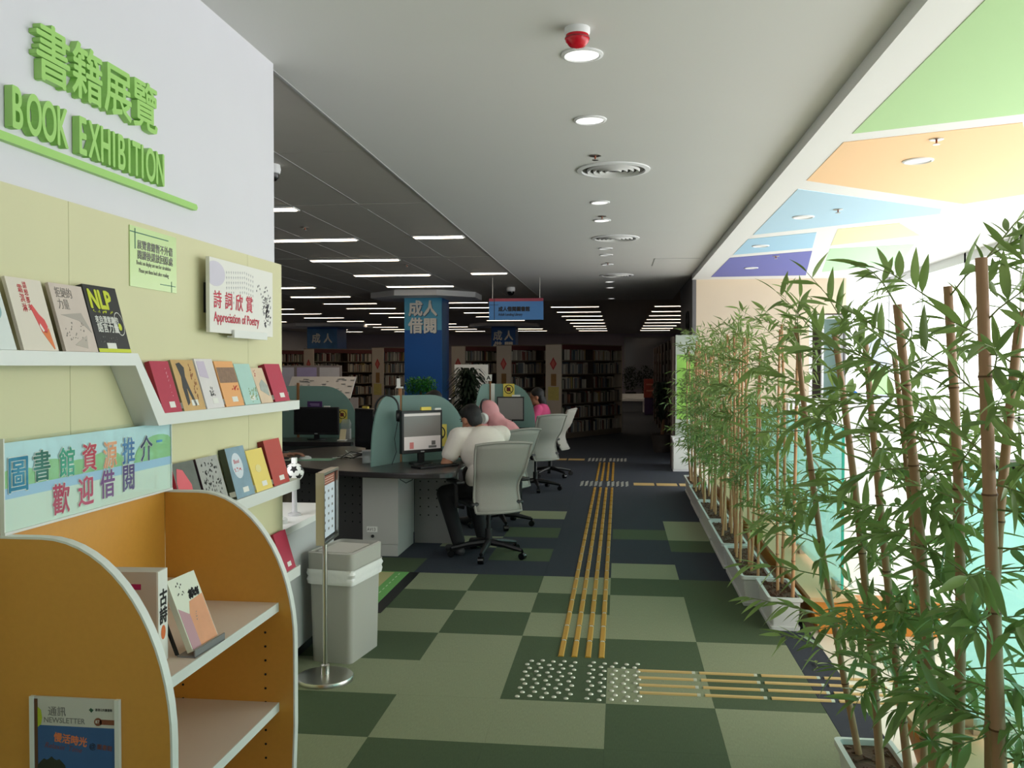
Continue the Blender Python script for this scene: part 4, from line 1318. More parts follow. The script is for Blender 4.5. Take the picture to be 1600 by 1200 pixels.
# one fallen sprig on the carpet
t = thing('fallen_sprig', 'small green bamboo sprig lying on the dark carpet edge', 'sprig', (1.0, 4.75, 0.004))
MB().tube([(0, 0, 0), (0.03, 0.05, .004), (0.03, 0.11, .003)], 0.0015, 5).build('stem', M_twig, t)
for a_ in (0.6, 1.4, 2.2):
    o = link('leaf', leaf_data[0], t)
    o.location = (0.03, 0.06 + 0.015 * a_, 0.012)
    o.rotation_euler = (0, 0, a_)
# ================================================================== COMPUTER DESKS
def smooth_poly(pts, n=4):
    out = []
    m = len(pts)
    for i in range(m):
        p0, p1, p2, p3 = [Vector(pts[(i + k) % m]) for k in (-1, 0, 1, 2)]
        for k in range(n):
            t_ = k / n
            out.append(tuple(0.5 * ((2 * p1) + (p2 - p0) * t_ + (2 * p0 - 5 * p1 + 4 * p2 - p3) * t_ ** 2 + (3 * p1 - p0 - 3 * p2 + p3) * t_ ** 3)))
    return out


def pegpanel(t, p0, p1, z0, z1, m, name='pegboard'):
    """upright pegboard between two floor points (local coords); facing the right-hand normal"""
    p0, p1 = Vector((*p0, 0)), Vector((*p1, 0))
    d = (p1 - p0)
    L = d.length
    a = math.atan2(d.y, d.x)
    M = Matrix.Translation(p0) @ Matrix.Rotation(a, 4, 'Z')
    o = MB().box(0, 0, z0, L, 0.02, z1).xform(M).build(name, m, t)
    mb = MB()
    k = 0
    nx = int(L / 0.075)
    for i in range(nx):
        for j in range(int((z1 - z0 - .12) / 0.075)):
            x, z = 0.05 + i * 0.075, z0 + 0.25 + j * 0.075
            if z < z1 - 0.03:
                mb.prism([(x - .006, z - .006), (x + .006, z - .006), (x + .006, z + .006), (x - .006, z + .006)], -0.0008, -0.0002, axis='y')
    if mb.v:
        mb.xform(M).build('peg_holes', M_hole, o)
    return o


def divider(t, p0, p1, z0, z1, curve_at_end=True, name='glass_divider'):
    """frosted glass screen between two plan points, top rounded down at the far end"""
    p0, p1 = Vector((*p0, 0)), Vector((*p1, 0))
    d = p1 - p0
    L = d.length
    M = Matrix.Translation(p0) @ Matrix.Rotation(math.atan2(d.y, d.x), 4, 'Z')
    H = z1 - z0
    poly = [(0, z0), (L, z0)]
    for k in range(1, 13):
        a = PI / 2 * k / 12
        poly.append((L * 0.42 + L * 0.58 * math.cos(a), z0 + H * math.sin(a) ** 0.8))
    poly.append((0, z1))
    return MB().prism(poly, -0.006, 0.006, axis='y').xform(M).build(name, M_frost, t)


# ---- desk island A
dA = thing('computer_desk', 'curved dark topped computer desk where the man in white sits', 'desk', (0, 0, 0), 0, 'computer desks')
outA = [(-3.1, 7.5), (-2.74, 7.17), (-2.38, 6.93), (-2.03, 6.80), (-1.71, 6.75), (-1.42, 6.76), (-1.29, 6.86), (-1.3, 7.15), (-1.33, 7.5), (-1.33, 7.85),
        (-1.45, 8.25), (-1.75, 8.65), (-2.15, 8.95), (-2.6, 9.0), (-3.0, 8.8), (-3.2, 8.4), (-3.2, 7.9)]
MB().prism(smooth_poly(outA), 0.705, 0.75).build('worktop', M_top, dA, bevel=0.008)
MB().box(-2.115, 7.22, 0.1, -1.815, 7.80, 0.704).build('cabinet_leg', M_desk, dA)
MB().box(-2.11, 7.225, 0.0, -1.82, 7.79, 0.098).build('plinth', M_desk, dA)
MB().box(-2.116, 7.2185, 0.1, -1.814, 7.2195, 0.7).build('leg_door', M_desk, dA)
MB().box(-2.08, 7.216, 0.20, -1.99, 7.2182, 0.245).build('name_tag', M_paper, dA)
text('lettering', 'AV13', 0.04, (-2.077, 7.2155, 0.208), M_ink, dA, 0.8, 0.0003)
MB().tube([(-2.03, 7.218, 0.165), (-2.03, 7.210, 0.165)], 0.013, 12).build('lock', M_ink, dA)
pegpanel(dA, (-1.81, 7.805), (-1.42, 7.805), 0.0, 0.704, M_peg)
pegpanel(dA, (-2.95, 7.62), (-2.12, 7.36), 0.0, 0.704, M_pegd)
MB().box(-2.5, 7.9, 0, -2.2, 8.6, 0.704).build('cabinet_leg', M_desk, dA)
post = MB().box(-1.882, 7.51, 0.751, -1.858, 7.534, 1.385).build('wood_post', M_wood, dA)
divider(dA, (-1.873, 7.507), (-2.015, 7.12), 0.751, 1.325)
divider(dA, (-1.855, 7.525), (-1.36, 7.93), 0.751, 1.325)
MB().box(-1.9, 7.50, 1.386, -1.84, 7.512, 1.40).box(-1.895, 7.50, 1.40, -1.865, 7.508, 1.47).build('number_flag', M_paper, dA)


def no_food(t, M, s_):
    q = MB().box(-s_, -0.001, -s_ * 1.5, s_, 0.0, s_ * 1.1).xform(M).build('no_food_sign', M_yel, t)
    MB().lathe([(s_ * .82, 0), (s_ * .68, 0)], 20).xform(M @ Matrix.Translation((0, -0.002, 0.1 * s_)) @ Matrix.Rotation(PI / 2, 4, 'X')).build('ring', M_ink, q)
    MB().box(-s_ * .4, -0.0022, -s_ * .25, s_ * .3, -0.0014, s_ * .45).xform(M).build('cup_symbol', mat('maroon', (120, 40, 40), .7), q)
    MB().bar((-s_ * .5, -0.003, s_ * .62), (s_ * .5, -0.003, -s_ * .42), 0.002, s_ * .12).xform(M).build('slash', M_ink, q)


aD = math.atan2(0.405, 0.495)
no_food(dA, Matrix.Translation((-1.575, 7.745, 0.98)) @ Matrix.Rotation(aD, 4, 'Z'), 0.075)
MB().box(-1.905, 7.42, 0.95, -1.90, 7.50, 1.22).xform(Matrix.Identity(4)).build('notice_sheet', M_paper, dA)
MB().tube([(-1.80, 7.22, 0.70), (-1.79, 7.2, 0.64), (-1.74, 7.19, 0.615), (-1.69, 7.2, 0.64), (-1.66, 7.22, 0.70)], 0.004, 6).build('hanging_cable', M_dark, dA, True)


def monitor(label, loc, rot, w, h, scr, tilt=0.0, depth=0.04, bez=0.02, stand=0.09):
    t = thing('monitor', label, 'monitor', loc, rot, 'computer monitors')
    z0 = stand
    MB().box(-w / 2, 0, z0, w / 2, depth, z0 + h).build('case', M_dark, t, bevel=0.005)
    MB().box(-w / 2 + bez, -0.0015, z0 + bez * 1.4, w / 2 - bez, -0.0002, z0 + h - bez).build('screen', scr, t)
    MB().box(-0.018, -0.002, z0 + bez * .4, 0.018, -0.0003, z0 + bez * .9).build('badge', M_seam, t)
    MB().box(-0.03, depth * .4, 0.012, 0.03, depth * .9, z0 + 0.1).build('neck', M_dark, t)
    MB().prism(ell(0, depth * .6, 0.11, 0.085, 24), 0, 0.012).build('foot', M_dark, t)
    return t


M_scr = mat('grey_screen', (120, 116, 112), 0.3, emit=0.12)
M_scrw = mat('pale_screen', (206, 198, 194), 0.3, emit=0.2)
M_off = mat('dark_screen', (10, 10, 12), 0.2)
m1 = monitor('monitor with a grey and white page in front of the man in white', (-1.655, 7.43, 0.7505), math.radians(46), 0.41, 0.36, M_scr)
MB().box(-0.183, -0.003, 0.122, 0.183, -0.0016, 0.232).build('web_page', M_scrw, m1)
MB().box(-0.13, -0.004, 0.13, -0.09, -0.0031, 0.185).build('page_picture', mat('rose_screen', (200, 120, 116), .4, emit=.1), m1)
MB().box(0.06, -0.004, 0.13, 0.14, -0.0031, 0.15).box(0.09, -0.004, 0.155, 0.13, -0.0031, 0.19).build('page_text', M_grey, m1)
MB().box(-0.183, -0.003, 0.405, 0.183, -0.0016, 0.425).build('toolbar', M_scrw, m1)
MB().box(-0.01, 0.0, 0.4505, 0.09, 0.02, 0.478).build('sticky_label', M_yel, m1)
MB().box(0.13, 0.0, 0.4505, 0.19, 0.02, 0.465).build('white_label', M_paper, m1)
t = thing('keyboard', 'black keyboard in front of the man in white', 'keyboard', (-1.50, 7.22, 0.7505), math.radians(50))
MB().box(-0.2, -0.065, 0, 0.2, 0.065, 0.016).build('case', M_dark, t, bevel=0.003)
mb = MB()
for i in range(13):
    for j in range(4):
        mb.box(-0.19 + i * .029, -0.055 + j * .028, 0.016, -0.166 + i * .029, -0.032 + j * .028, 0.02)
mb.build('keys', M_black, t)

# headset hanging over the glass divider
def headset(label, loc, rot, s_=1.0, cup=M_dark, band=M_dark):
    t = thing('headset', label, 'headset', loc, rot)
    pts = [(0.085 * s_ * math.cos(a), 0, 0.1 * s_ * math.sin(a)) for a in [PI * k / 14 for k in range(15)]]
    MB().tube([(0.085 * s_, 0, -0.03)] + pts + [(-0.085 * s_, 0, -0.03)], 0.007 * s_, 8).build('headband', band, t, True)
    for sx in (-1, 1):
        MB().lathe([(0.001, -0.02), (0.04, -0.018), (0.046, 0), (0.04, 0.018), (0.001, 0.02)], 18).xform(
            Matrix.Translation((sx * 0.085 * s_, 0, -0.05 * s_)) @ Matrix.Rotation(PI / 2, 4, 'Y') @ Matrix.Diagonal((s_, s_, s_, 1))).build('ear_cup', cup, t, True)
    return t


hs1 = headset('black headset hooked over the divider by the wooden post', (-1.935, 7.33, 1.215), math.radians(20), 1.15)
MB().tube([(0.09, 0, -0.1), (0.06, -.02, -0.25), (0.075, -0.02, -0.36), (0.03, -.02, -0.485)], 0.003, 6).build('cord', M_dark, hs1, True)

# left part of desk A: paper, mouse, cables, old monitor, clear box
t = thing('desk_mat', 'green sheet under a mouse at the left end of the near desk', 'mat', (-2.78, 7.62, 0.7505), 0.2)
MB().prism([(-0.26, -0.1), (0.26, -0.12), (0.3, 0.05), (-0.2, 0.12)], 0, 0.002).build('sheet', mat('sheet_green', (128, 176, 150), .7), t)
MB().prism([(-0.25, -0.09), (-0.1, -0.095), (-0.09, 0.09), (-0.19, 0.11)], 0.0021, 0.0028).build('white_margin', M_paper, t)
t = thing('computer_mouse', 'white computer mouse on the green sheet', 'mouse', (-2.76, 7.64, 0.7535), 0.5)
q = MB()
q.lathe([(0.001, 0.03), (0.02, 0.028), (0.033, 0.016), (0.035, 0.0), (0.001, 0)], 16).xform(Matrix.Diagonal((1.6, 0.9, 1, 1))).build('shell', M_lam, t, True)
MB().box(0.02, -0.003, 0.022, 0.045, 0.003, 0.028).build('wheel', M_dark, t)
t = thing('crt_monitor', 'old black monitor turned sideways between the two glass dividers', 'monitor', (-2.42, 8.45, 0.7505), math.radians(-35), 'computer monitors')
MB().box(-0.21, 0, 0.03, 0.21, 0.06, 0.41).build('front_case', M_dark, t, bevel=.01)
MB().prism([(-0.19, 0.06), (0.19, 0.06), (0.12, 0.34), (-0.12, 0.34)], 0.05, 0.36).build('rear_shell', M_dark, t)
MB().box(-0.175, -0.002, 0.075, 0.175, -0.0003, 0.375).build('screen', M_off, t)
MB().box(-0.1, 0.05, 0, 0.1, 0.25, 0.03).build('foot', M_dark, t)
MB().box(-0.1, 0.01, 0.411, -0.02, 0.03, 0.432).build('sticky_label', M_yel, t)
t = thing('cable_bundle', 'tangle of white cables on the near desk', 'cables', (-2.38, 7.75, 0.7505))
rs = random.Random(8)
for k in range(5):
    pts = [(rs.uniform(-.2, .05) + i * 0.07, rs.uniform(-.08, .08), 0.006 + 0.02 * rs.random() + (0.05 if i == 2 else 0)) for i in range(5)]
    MB().tube(pts, 0.004, 6).build('cable', M_lam if k % 2 else M_dark, t, True)
t = thing('clear_box', 'small clear plastic box beside the glass divider', 'box', (-2.12, 7.42, 0.7505), 0.3)
MB().box(-0.055, -0.04, 0, 0.055, 0.04, 0.10).build('box', glassmat('clear_plastic', (.85, .88, .88), .35, .1, (.7, .74, .74)), t)
MB().box(-0.057, -0.042, 0.1005, 0.057, 0.042, 0.11).build('lid', M_seam, t)
MB().box(-0.04, -0.03, 0.005, 0.04, 0.03, 0.06).build('contents', M_paper, t)

# ---- desk B, back left
dB = thing('computer_desk', 'back left computer desk with the wide black monitor', 'desk', (0, 0, 0), 0, 'computer desks')
MB().prism(smooth_poly([(-4.4, 9.6), (-4.0, 9.42), (-3.4, 9.38), (-2.95, 9.42), (-2.85, 9.55), (-2.88, 10.0), (-3.1, 10.5), (-3.8, 10.8), (-4.4, 10.5)]), 0.705, 0.75).build('worktop', M_top, dB)
pegpanel(dB, (-4.2, 9.62), (-2.98, 9.62), 0, 0.704, M_peg)
MB().box(-2.975, 9.56, 0, -2.88, 9.9, 0.704).build('end_panel', M_desk, dB)
MB().box(-3.70, 9.97, 0.751, -3.675, 10.0, 1.38).build('wood_post', M_wood, dB)
divider(dB, (-3.67, 9.985), (-2.98, 10.0), 0.751, 1.345)
divider(dB, (-3.705, 9.98), (-4.2, 9.7), 0.751, 1.345)
no_food(dB, Matrix.Translation((-3.16, 9.975, 1.01)), 0.06)
MB().box(-3.86, 9.82, 1.06, -3.74, 9.825, 1.28).build('notice_sheet', M_paper, dB)
m2 = monitor('wide black monitor on the back left desk', (-3.37, 9.68, 0.7505), 0, 0.52, 0.31, M_off, stand=0.055)
MB().box(-0.1, 0.0, 0.366, 0.07, 0.012, 0.43).build('purple_sign', mat('purple_card', (74, 44, 100), .6), m2)
MB().box(-0.07, -0.001, 0.395, 0.04, -0.0002, 0.402).box(-0.06, -0.001, 0.38, 0.04, -0.0002, 0.384).build('sign_lines', mat('pale_lilac_ink', (190, 170, 210), .6), m2)
MB().box(0.09, 0.0, 0.3655, 0.16, 0.012, 0.38).build('white_label', M_paper, m2)
t = thing('card_stand', 'cream card in a slanted stand beside the wide monitor', 'card stand', (-3.05, 9.62, 0.7505))
MB().box(-0.045, -0.04, 0, 0.045, 0.04, 0.008).build('base', M_paper, t)
MB().box(-0.035, 0, 0.008, 0.035, 0.004, 0.13).xform(Matrix.Rotation(-0.35, 4, 'X')).build('card', mat('cream_card', (222, 208, 170), .7), t)
t = thing('tissue_pack', 'clear pack of tissues behind the cream card', 'tissue pack', (-3.06, 9.80, 0.7505))
MB().box(-0.05, -0.03, 0.0, 0.05, 0.03, 0.12).build('carton', M_seam, t)
loft([rrect(-0.052, -.032, .052, .032, .01), rrect(-0.056, -.036, .056, .036, .012), rrect(-0.04, -.02, .04, .02, .012)], [0.12, 0.18, 0.225]).build('pack', glassmat('clear_plastic', (.85, .88, .88), .35, .1, (.7, .74, .74)), t, True)

# ---- desk C, back right
dC = thing('computer_desk', 'far right computer desk in front of the woman in pink', 'desk', (0, 0, 0), 0, 'computer desks')
MB().prism(smooth_poly([(-2.2, 11.9), (-1.9, 11.62), (-1.5, 11.55), (-1.15, 11.6), (-1.05, 11.8), (-1.2, 12.2), (-1.6, 12.6), (-2.1, 12.6)]), 0.705, 0.75).build('worktop', M_top, dC)
pegpanel(dC, (-1.95, 11.75), (-1.42, 11.75), 0, 0.704, M_peg)
pegpanel(dC, (-1.42, 11.85), (-1.12, 11.85), 0.45, 0.704, M_peg)
MB().box(-1.42, 11.86, 0.08, -1.13, 12.3, 0.45).build('drawer_unit', M_desk, dC)
MB().box(-1.735, 11.90, 0.751, -1.71, 11.925, 1.37).build('wood_post', M_wood, dC)
divider(dC, (-1.707, 11.91), (-1.12, 11.95), 0.751, 1.335)
divider(dC, (-1.738, 11.905), (-1.86, 11.5), 0.751, 1.335)
MB().box(-1.79, 11.89, 1.375, -1.70, 11.90, 1.46).build('letter_flag', M_paper, dC)
text('lettering', 'A', 0.08, (-1.77, 11.888, 1.39), M_ink, dC, 1.0, .0003, .002)
MB().box(-1.71, 11.88, 0.98, -1.66, 11.885, 1.34).build('notice_sheet', M_paper, dC)
no_food(dC, Matrix.Translation((-1.47, 11.895, 1.255)), 0.075)
m3 = monitor('grey screened monitor on the far right desk', (-1.425, 11.70, 0.7505), 0.05, 0.36, 0.32, M_scr, bez=.016, stand=0.1)
MB().box(0.02, 0.0, 0.4205, 0.13, 0.012, 0.445).build('white_label', M_paper, m3)
t = thing('keyboard', 'black keyboard below the far right monitor', 'keyboard', (-1.36, 11.62, 0.7505), 0.05)
MB().box(-0.2, -0.05, 0, 0.2, 0.06, 0.016).build('case', M_dark, t)
MB().box(-0.19, -0.04, 0.016, 0.19, 0.05, 0.02).build('keys', M_black, t)

# ================================================================== CHAIRS
def make_chair(label, loc, rot, h=0.94):
    """task chair, facing local +y; origin on the floor under the gas lift"""
    t = thing('office_chair', label, 'chair', loc, rot, 'grey mesh office chairs')
    # backrest: curved mesh sheet, shield outline
    nx, nz = 8, 14
    v = []
    for j in range(nz + 1):
        s_ = j / nz
        z = 0.40 + s_ * (h - 0.40)
        y = -0.235 - 0.13 * max(0, s_ - 0.42) ** 1.3 * 1.6 + 0.06 * math.sin(PI * min(1, s_ / 0.6)) - 0.03
        half = 0.198 + 0.045 * s_ - 0.022 * math.exp(-((s_ - 0.38) / 0.2) ** 2)
        for i in range(nx + 1):
            u_ = i / nx * 2 - 1
            v.append((u_ * half, y + 0.045 * u_ * u_, z + 0.018 * (1 - u_ * u_) * (1 if j == nz else 0)))
    f = [(j * (nx + 1) + i, j * (nx + 1) + i + 1, (j + 1) * (nx + 1) + i + 1, (j + 1) * (nx + 1) + i) for j in range(nz) for i in range(nx)]
    mb = MB().add(v, f)
    o = mb.build('backrest', M_mesh, t, True)
    so = o.modifiers.new('thickness', 'SOLIDIFY')
    so.thickness = 0.022
    edge = [v[j * (nx + 1)] for j in range(nz + 1)] + [v[nz * (nx + 1) + i] for i in range(1, nx + 1)] + [v[j * (nx + 1) + nx] for j in range(nz - 1, -1, -1)] + [v[i] for i in range(nx - 1, -1, -1)]
    MB().tube(edge, 0.011, 6).build('back_frame', M_mesh, t, True)
    MB().box(-0.235, -0.2, 0.435, 0.235, 0.26, 0.485).build('seat', M_dark, t, bevel=0.025, seg=3)
    MB().tube([(0, -0.15, 0.54), (0, -0.16, 0.43), (0, -0.13, 0.398), (0, 0, 0.395)], 0.02, 8).build('back_support', M_dark, t, True)
    MB().box(-0.09, -0.12, 0.385, 0.09, 0.1, 0.434).build('tilt_mechanism', M_dark, t)
    for sx in (-1, 1):
        a = MB().tube([(sx * 0.22, 0.0, 0.42), (sx * 0.285, 0.0, 0.43), (sx * 0.29, 0.0, 0.62)], 0.018, 8).build('armrest', M_dark, t, True)
        MB().box(sx * 0.29 - 0.04, -0.11, 0.621, sx * 0.29 + 0.04, 0.13, 0.648).build('arm_pad', M_dark, a, bevel=.012, seg=3)
    MB().tube([(0, 0, 0.10), (0, 0, 0.23)], 0.03, 14).tube([(0, 0, 0.23), (0, 0, 0.385)], 0.018, 12).build('gas_lift', M_dark, t, True)
    for k in range(5):
        a = 2 * PI * k / 5 + 0.35
        c, s_ = math.cos(a), math.sin(a)
        leg = MB().tube([(0.02 * c, 0.02 * s_, 0.118), (0.16 * c, 0.16 * s_, 0.105), (0.31 * c, 0.31 * s_, 0.075)], [0.03, 0.024, 0.016], 8).build('base_leg', M_dark, t, True)
        x, y = 0.315 * c, 0.315 * s_
        MB().tube([(x - 0.022 * s_, y + 0.022 * c, 0.029), (x + 0.022 * s_, y - 0.022 * c, 0.029)], 0.0285, 14).tube([(x, y, 0.04), (x, y, 0.08)], 0.009, 8).build('caster', M_black, leg, True)
    return t


ch = make_chair('grey mesh office chair of the man in the white shirt', (-1.075, 7.33, 0), math.radians(31), 0.955)


def chair_copy(label, loc, rot):
    c = copy_tree(ch)
    c.location = loc
    c.rotation_euler = (0, 0, rot)
    c['label'] = label
    return c


chair_copy('empty looking grey mesh chair at the far right desk', (-1.06, 11.33, 0), math.radians(46))
chair_copy('grey mesh chair behind the woman in the pink headscarf', (-1.17, 8.75, 0), math.radians(52))
chair_copy('grey mesh chair of the woman in the pink top', (-0.98, 12.75, 0), math.radians(78))
chair_copy('chair of the seated reader at the left end of the near desk', (-3.42, 7.35, 0), math.radians(-70))

# ================================================================== PEOPLE
def blob(name, prims, material, parent, voxel=0.008, it=5):
    bm = bmesh.new()
    for p in prims:
        if p[0] == 'c':
            _, a, ra, b_, rb = p
            a, b_ = Vector(a), Vector(b_)
            d = b_ - a
            n = max(2, int(d.length / (min(ra, rb) * 0.5)) + 1)
            n = min(n, 16)
            for k in range(n + 1):
                s_ = k / n
                bmesh.ops.create_icosphere(bm, subdivisions=2, radius=ra + (rb - ra) * s_, matrix=Matrix.Translation(a.lerp(b_, s_)))
        else:
            _, c, r_, R_ = p
            M = Matrix.Translation(c) @ (R_.to_4x4() if R_ is not None else Matrix.Identity(4)) @ Matrix.Diagonal((*r_, 1))
            bmesh.ops.create_icosphere(bm, subdivisions=3, radius=1, matrix=M)
    me = bpy.data.meshes.new('tmp')
    bm.to_mesh(me)
    bm.free()
    o = bpy.data.objects.new('tmp', me)
    COL.objects.link(o)
    r = o.modifiers.new('r', 'REMESH')
    r.mode = 'VOXEL'
    r.voxel_size = voxel
    s = o.modifiers.new('s', 'SMOOTH')
    s.iterations = it
    s.factor = 0.5
    dg = bpy.context.evaluated_depsgraph_get()
    dg.update()
    m2_ = bpy.data.meshes.new_from_object(o.evaluated_get(dg))
    bpy.data.objects.remove(o)
    m2_.materials.clear()
    m2_.materials.append(material)
    m2_.polygons.foreach_set('use_smooth', [True] * len(m2_.polygons))
    m2_.name = name
    return link(name, m2_, parent)


def frame(f, lean=(0, 0, 1)):
    f = Vector(f).normalized()
    up = Vector(lean)
    r = f.cross(up).normalized()
    u_ = r.cross(f).normalized()
    return f, r, u_


def head_prims(c, f, r, u_, s_=1.0):
    R_ = Matrix((r, f, u_)).transposed()
    c = Vector(c)
    P_ = [('e', c + u_ * .02 * s_ - f * .01 * s_, (.075 * s_, .092 * s_, .098 * s_), R_), ('e', c + f * .022 * s_ - u_ * .045 * s_, (.06 * s_, .068 * s_, .072 * s_), R_),
          ('e', c + f * .05 * s_ - u_ * .092 * s_, (.03 * s_, .03 * s_, .024 * s_), R_),
          ('c', c + f * .085 * s_ + u_ * .012 * s_, .009 * s_, c + f * .104 * s_ - u_ * .03 * s_, .013 * s_)]
    for sg in (-1, 1):
        P_.append(('e', c + r * sg * .078 * s_ - f * .008 * s_ - u_ * .012 * s_, (.011 * s_, .02 * s_, .032 * s_), R_))
    return P_


def face_parts(c, f, r, u_, body, s_=1.0):
    c = Vector(c)
    R_ = Matrix((r, f, u_)).transposed()
    for sg in (-1, 1):
        bm = bmesh.new()
        bmesh.ops.create_icosphere(bm, subdivisions=2, radius=1, matrix=Matrix.Translation(c + f * .078 * s_ + r * sg * .031 * s_ + u_ * .008 * s_) @ R_.to_4x4() @ Matrix.Diagonal((.013, .009, .007, 1)))
        bmesh.ops.create_icosphere(bm, subdivisions=2, radius=1, matrix=Matrix.Translation(c + f * .081 * s_ + r * sg * .033 * s_ + u_ * .026 * s_) @ R_.to_4x4() @ Matrix.Diagonal((.018, .006, .003, 1)))
        me = bpy.data.meshes.new('eye')
        bm.to_mesh(me)
        bm.free()
        me.materials.append(M_ink)
        link('eye', me, body, True)
    bm = bmesh.new()
    bmesh.ops.create_icosphere(bm, subdivisions=2, radius=1, matrix=Matrix.Translation(c + f * .086 * s_ - u_ * .062 * s_) @ R_.to_4x4() @ Matrix.Diagonal((.024, .007, .006, 1)))
    me = bpy.data.meshes.new('mouth')
    bm.to_mesh(me)
    bm.free()
    me.materials.append(mat('lips', (150, 84, 78), .5))
    link('mouth', me, body, True)


def hand_prims(wrist, d, palm_n, s_=1.0, curl=0.6):
    """palm + five bent fingers; d = pointing direction, palm_n = palm normal (fingers curl towards it)"""
    w = Vector(wrist)
    d = Vector(d).normalized()
    n = Vector(palm_n)
    n = (n - d * n.dot(d)).normalized()
    sd = d.cross(n)
    R_ = Matrix((sd, d, n)).transposed()
    P_ = [('e', w + d * .045 * s_, (.04 * s_, .052 * s_, .016 * s_), R_)]
    for k, L in enumerate((.062, .072, .07, .055)):
        b_ = w + d * .085 * s_ + sd * (-.03 + .02 * k) * s_
        d1 = (d * math.cos(curl * .5) + n * math.sin(curl * .5))
        d2 = (d * math.cos(curl * 1.3) + n * math.sin(curl * 1.3))
        m_ = b_ + d1 * L * .55 * s_
        P_ += [('c', b_, .0092 * s_, m_, .0085 * s_), ('c', m_, .0085 * s_, m_ + d2 * L * .5 * s_, .007 * s_)]
    tb = w + d * .03 * s_ - sd * .035 * s_
    tm = tb + (d * .7 - sd * .6 + n * .3).normalized() * .035 * s_
    P_ += [('c', tb, .012 * s_, tm, .0095 * s_), ('c', tm, .0095 * s_, tm + (d * .9 + n * .35).normalized() * .028 * s_, .008 * s_)]
    return P_


def V(*a):
    return Vector(a)


def seated(label, hip, yaw, lean, build, skin, top, bottom, shoe, headc, headf, lh, rh, lk, rk, lf, rf, voxel=0.009, sleeve='short', shoulders=None):
    """hip = pelvis centre; yaw = facing angle (0 = +y, positive turns left); limbs given as world targets"""
    t = thing('person', label, 'person', (hip[0], hip[1], 0))
    o0 = V(hip[0], hip[1], 0)
    L = lambda p: Vector(p) - o0
    f = V(-math.sin(yaw), math.cos(yaw), 0)
    r = V(math.cos(yaw), math.sin(yaw), 0)
    hipv = L(hip)
    chest = hipv + f * lean * .62 + V(0, 0, .30)
    sh = hipv + f * lean + V(0, 0, .44)
    w = build
    ls, rs_ = sh - r * .185 * w, sh + r * .185 * w
    hc = L(headc)
    hf, hr, hu = frame(headf)
    neck0 = sh + V(0, 0, .03)
    knees = (L(lk), L(rk))
    feet = (L(lf), L(rf))
    hands = (L(lh), L(rh))
    elb = []
    for s_, h_, sg in ((ls, hands[0], -1), (rs_, hands[1], 1)):
        mid = (s_ + h_) / 2
        dd = h_ - s_
        need = max(0.0, .28 ** 2 - (dd.length / 2) ** 2) ** .5
        out = (V(0, 0, -1) + r * sg * .55 - f * .1)
        out = (out - dd.normalized() * out.dot(dd.normalized())).normalized()
        elb.append(mid + out * need)
    sk = head_prims(hc, hf, hr, hu)
    sk += [('c', neck0, .062 * w, hc - hu * .07 - hf * .01, .054)]
    Rt = Matrix((r, f, V(0, 0, 1))).transposed()
    sk += [('e', chest + V(0, 0, .04), (.15 * w, .10 * w, .17), Rt), ('e', hipv + V(0, 0, .06), (.15 * w, .11 * w, .14), Rt), ('c', ls, .05, rs_, .05)]
    for s_, e, h_ in ((ls, elb[0], hands[0]), (rs_, elb[1], hands[1])):
        sk += [('c', s_, .05 * w, e, .041 * w), ('c', e, .041 * w, h_, .028 * w)]
        dd = (h_ - e).normalized()
        sk += hand_prims(h_, dd, (V(0, 0, -1) if abs(dd.z) < .75 else f))
    for sg, k, ft in ((-1, knees[0], feet[0]), (1, knees[1], feet[1])):
        sk += [('c', hipv + r * sg * .09, .075 * w, k, .055), ('c', k, .053, ft + V(0, 0, .08), .036), ('c', ft + V(0, 0, .05), .035, ft + f * .12 + V(0, 0, .035), .028)]
    body = blob('body', sk, skin, t, voxel)
    face_parts(hc, hf, hr, hu, body)
    # clothing
    cl = [('e', chest + V(0, 0, .03), (.185 * w, .13 * w, .20), Rt), ('e', hipv + V(0, 0, .10), (.175 * w, .135 * w, .17), Rt), ('c', hipv + V(0, 0, .12), .135 * w, chest, .13 * w),
          ('c', ls + r * .03, .072 * w, rs_ - r * .03, .072 * w), ('c', sh - V(0, 0, .02), .085 * w, neck0 - V(0, 0, .015), .07 * w)]
    for s_, e, h_ in ((ls, elb[0], hands[0]), (rs_, elb[1], hands[1])):
        if sleeve == 'short':
            cl += [('c', s_, .072 * w, s_.lerp(e, .55), .066 * w)]
        else:
            cl += [('c', s_, .072 * w, e, .056 * w), ('c', e, .056 * w, e.lerp(h_, .9), .042 * w)]
    blob('top', cl, top, t, voxel)
    tr_ = [('e', hipv, (.18 * w, .15 * w, .11), Rt)]
    for sg, k, ft in ((-1, knees[0], feet[0]), (1, knees[1], feet[1])):
        tr_ += [('c', hipv + r * sg * .085, .095 * w, k, .075), ('c', k, .074, ft + V(0, 0, .12), .058)]
    blob('trousers', tr_, bottom, t, voxel)
    for sg, ft in ((-1, feet[0]), (1, feet[1])):
        blob('shoe', [('c', ft + V(0, 0, .055), .046, ft + f * .06 + V(0, 0, .047), .043), ('c', ft + f * .06 + V(0, 0, .042), .042, ft + f * .17 + V(0, 0, .034), .032),
                      ('c', ft - f * .04 + V(0, 0, .04), .038, ft + f * .1 + V(0, 0, .033), .033)], shoe, t, .008)
    return t, hc, hf, hr, hu


def short_hair(t, hc, hf, hr, hu):
    R_ = Matrix((hr, hf, hu)).transposed()
    blob('hair', [('e', hc + hu * .045 - hf * .022, (.084, .094, .088), R_), ('e', hc - hf * .055 - hu * .01, (.076, .05, .075), R_), ('e', hc + hu * .075 + hf * .03, (.068, .055, .045), R_)], M_hair, t, .008, 3)


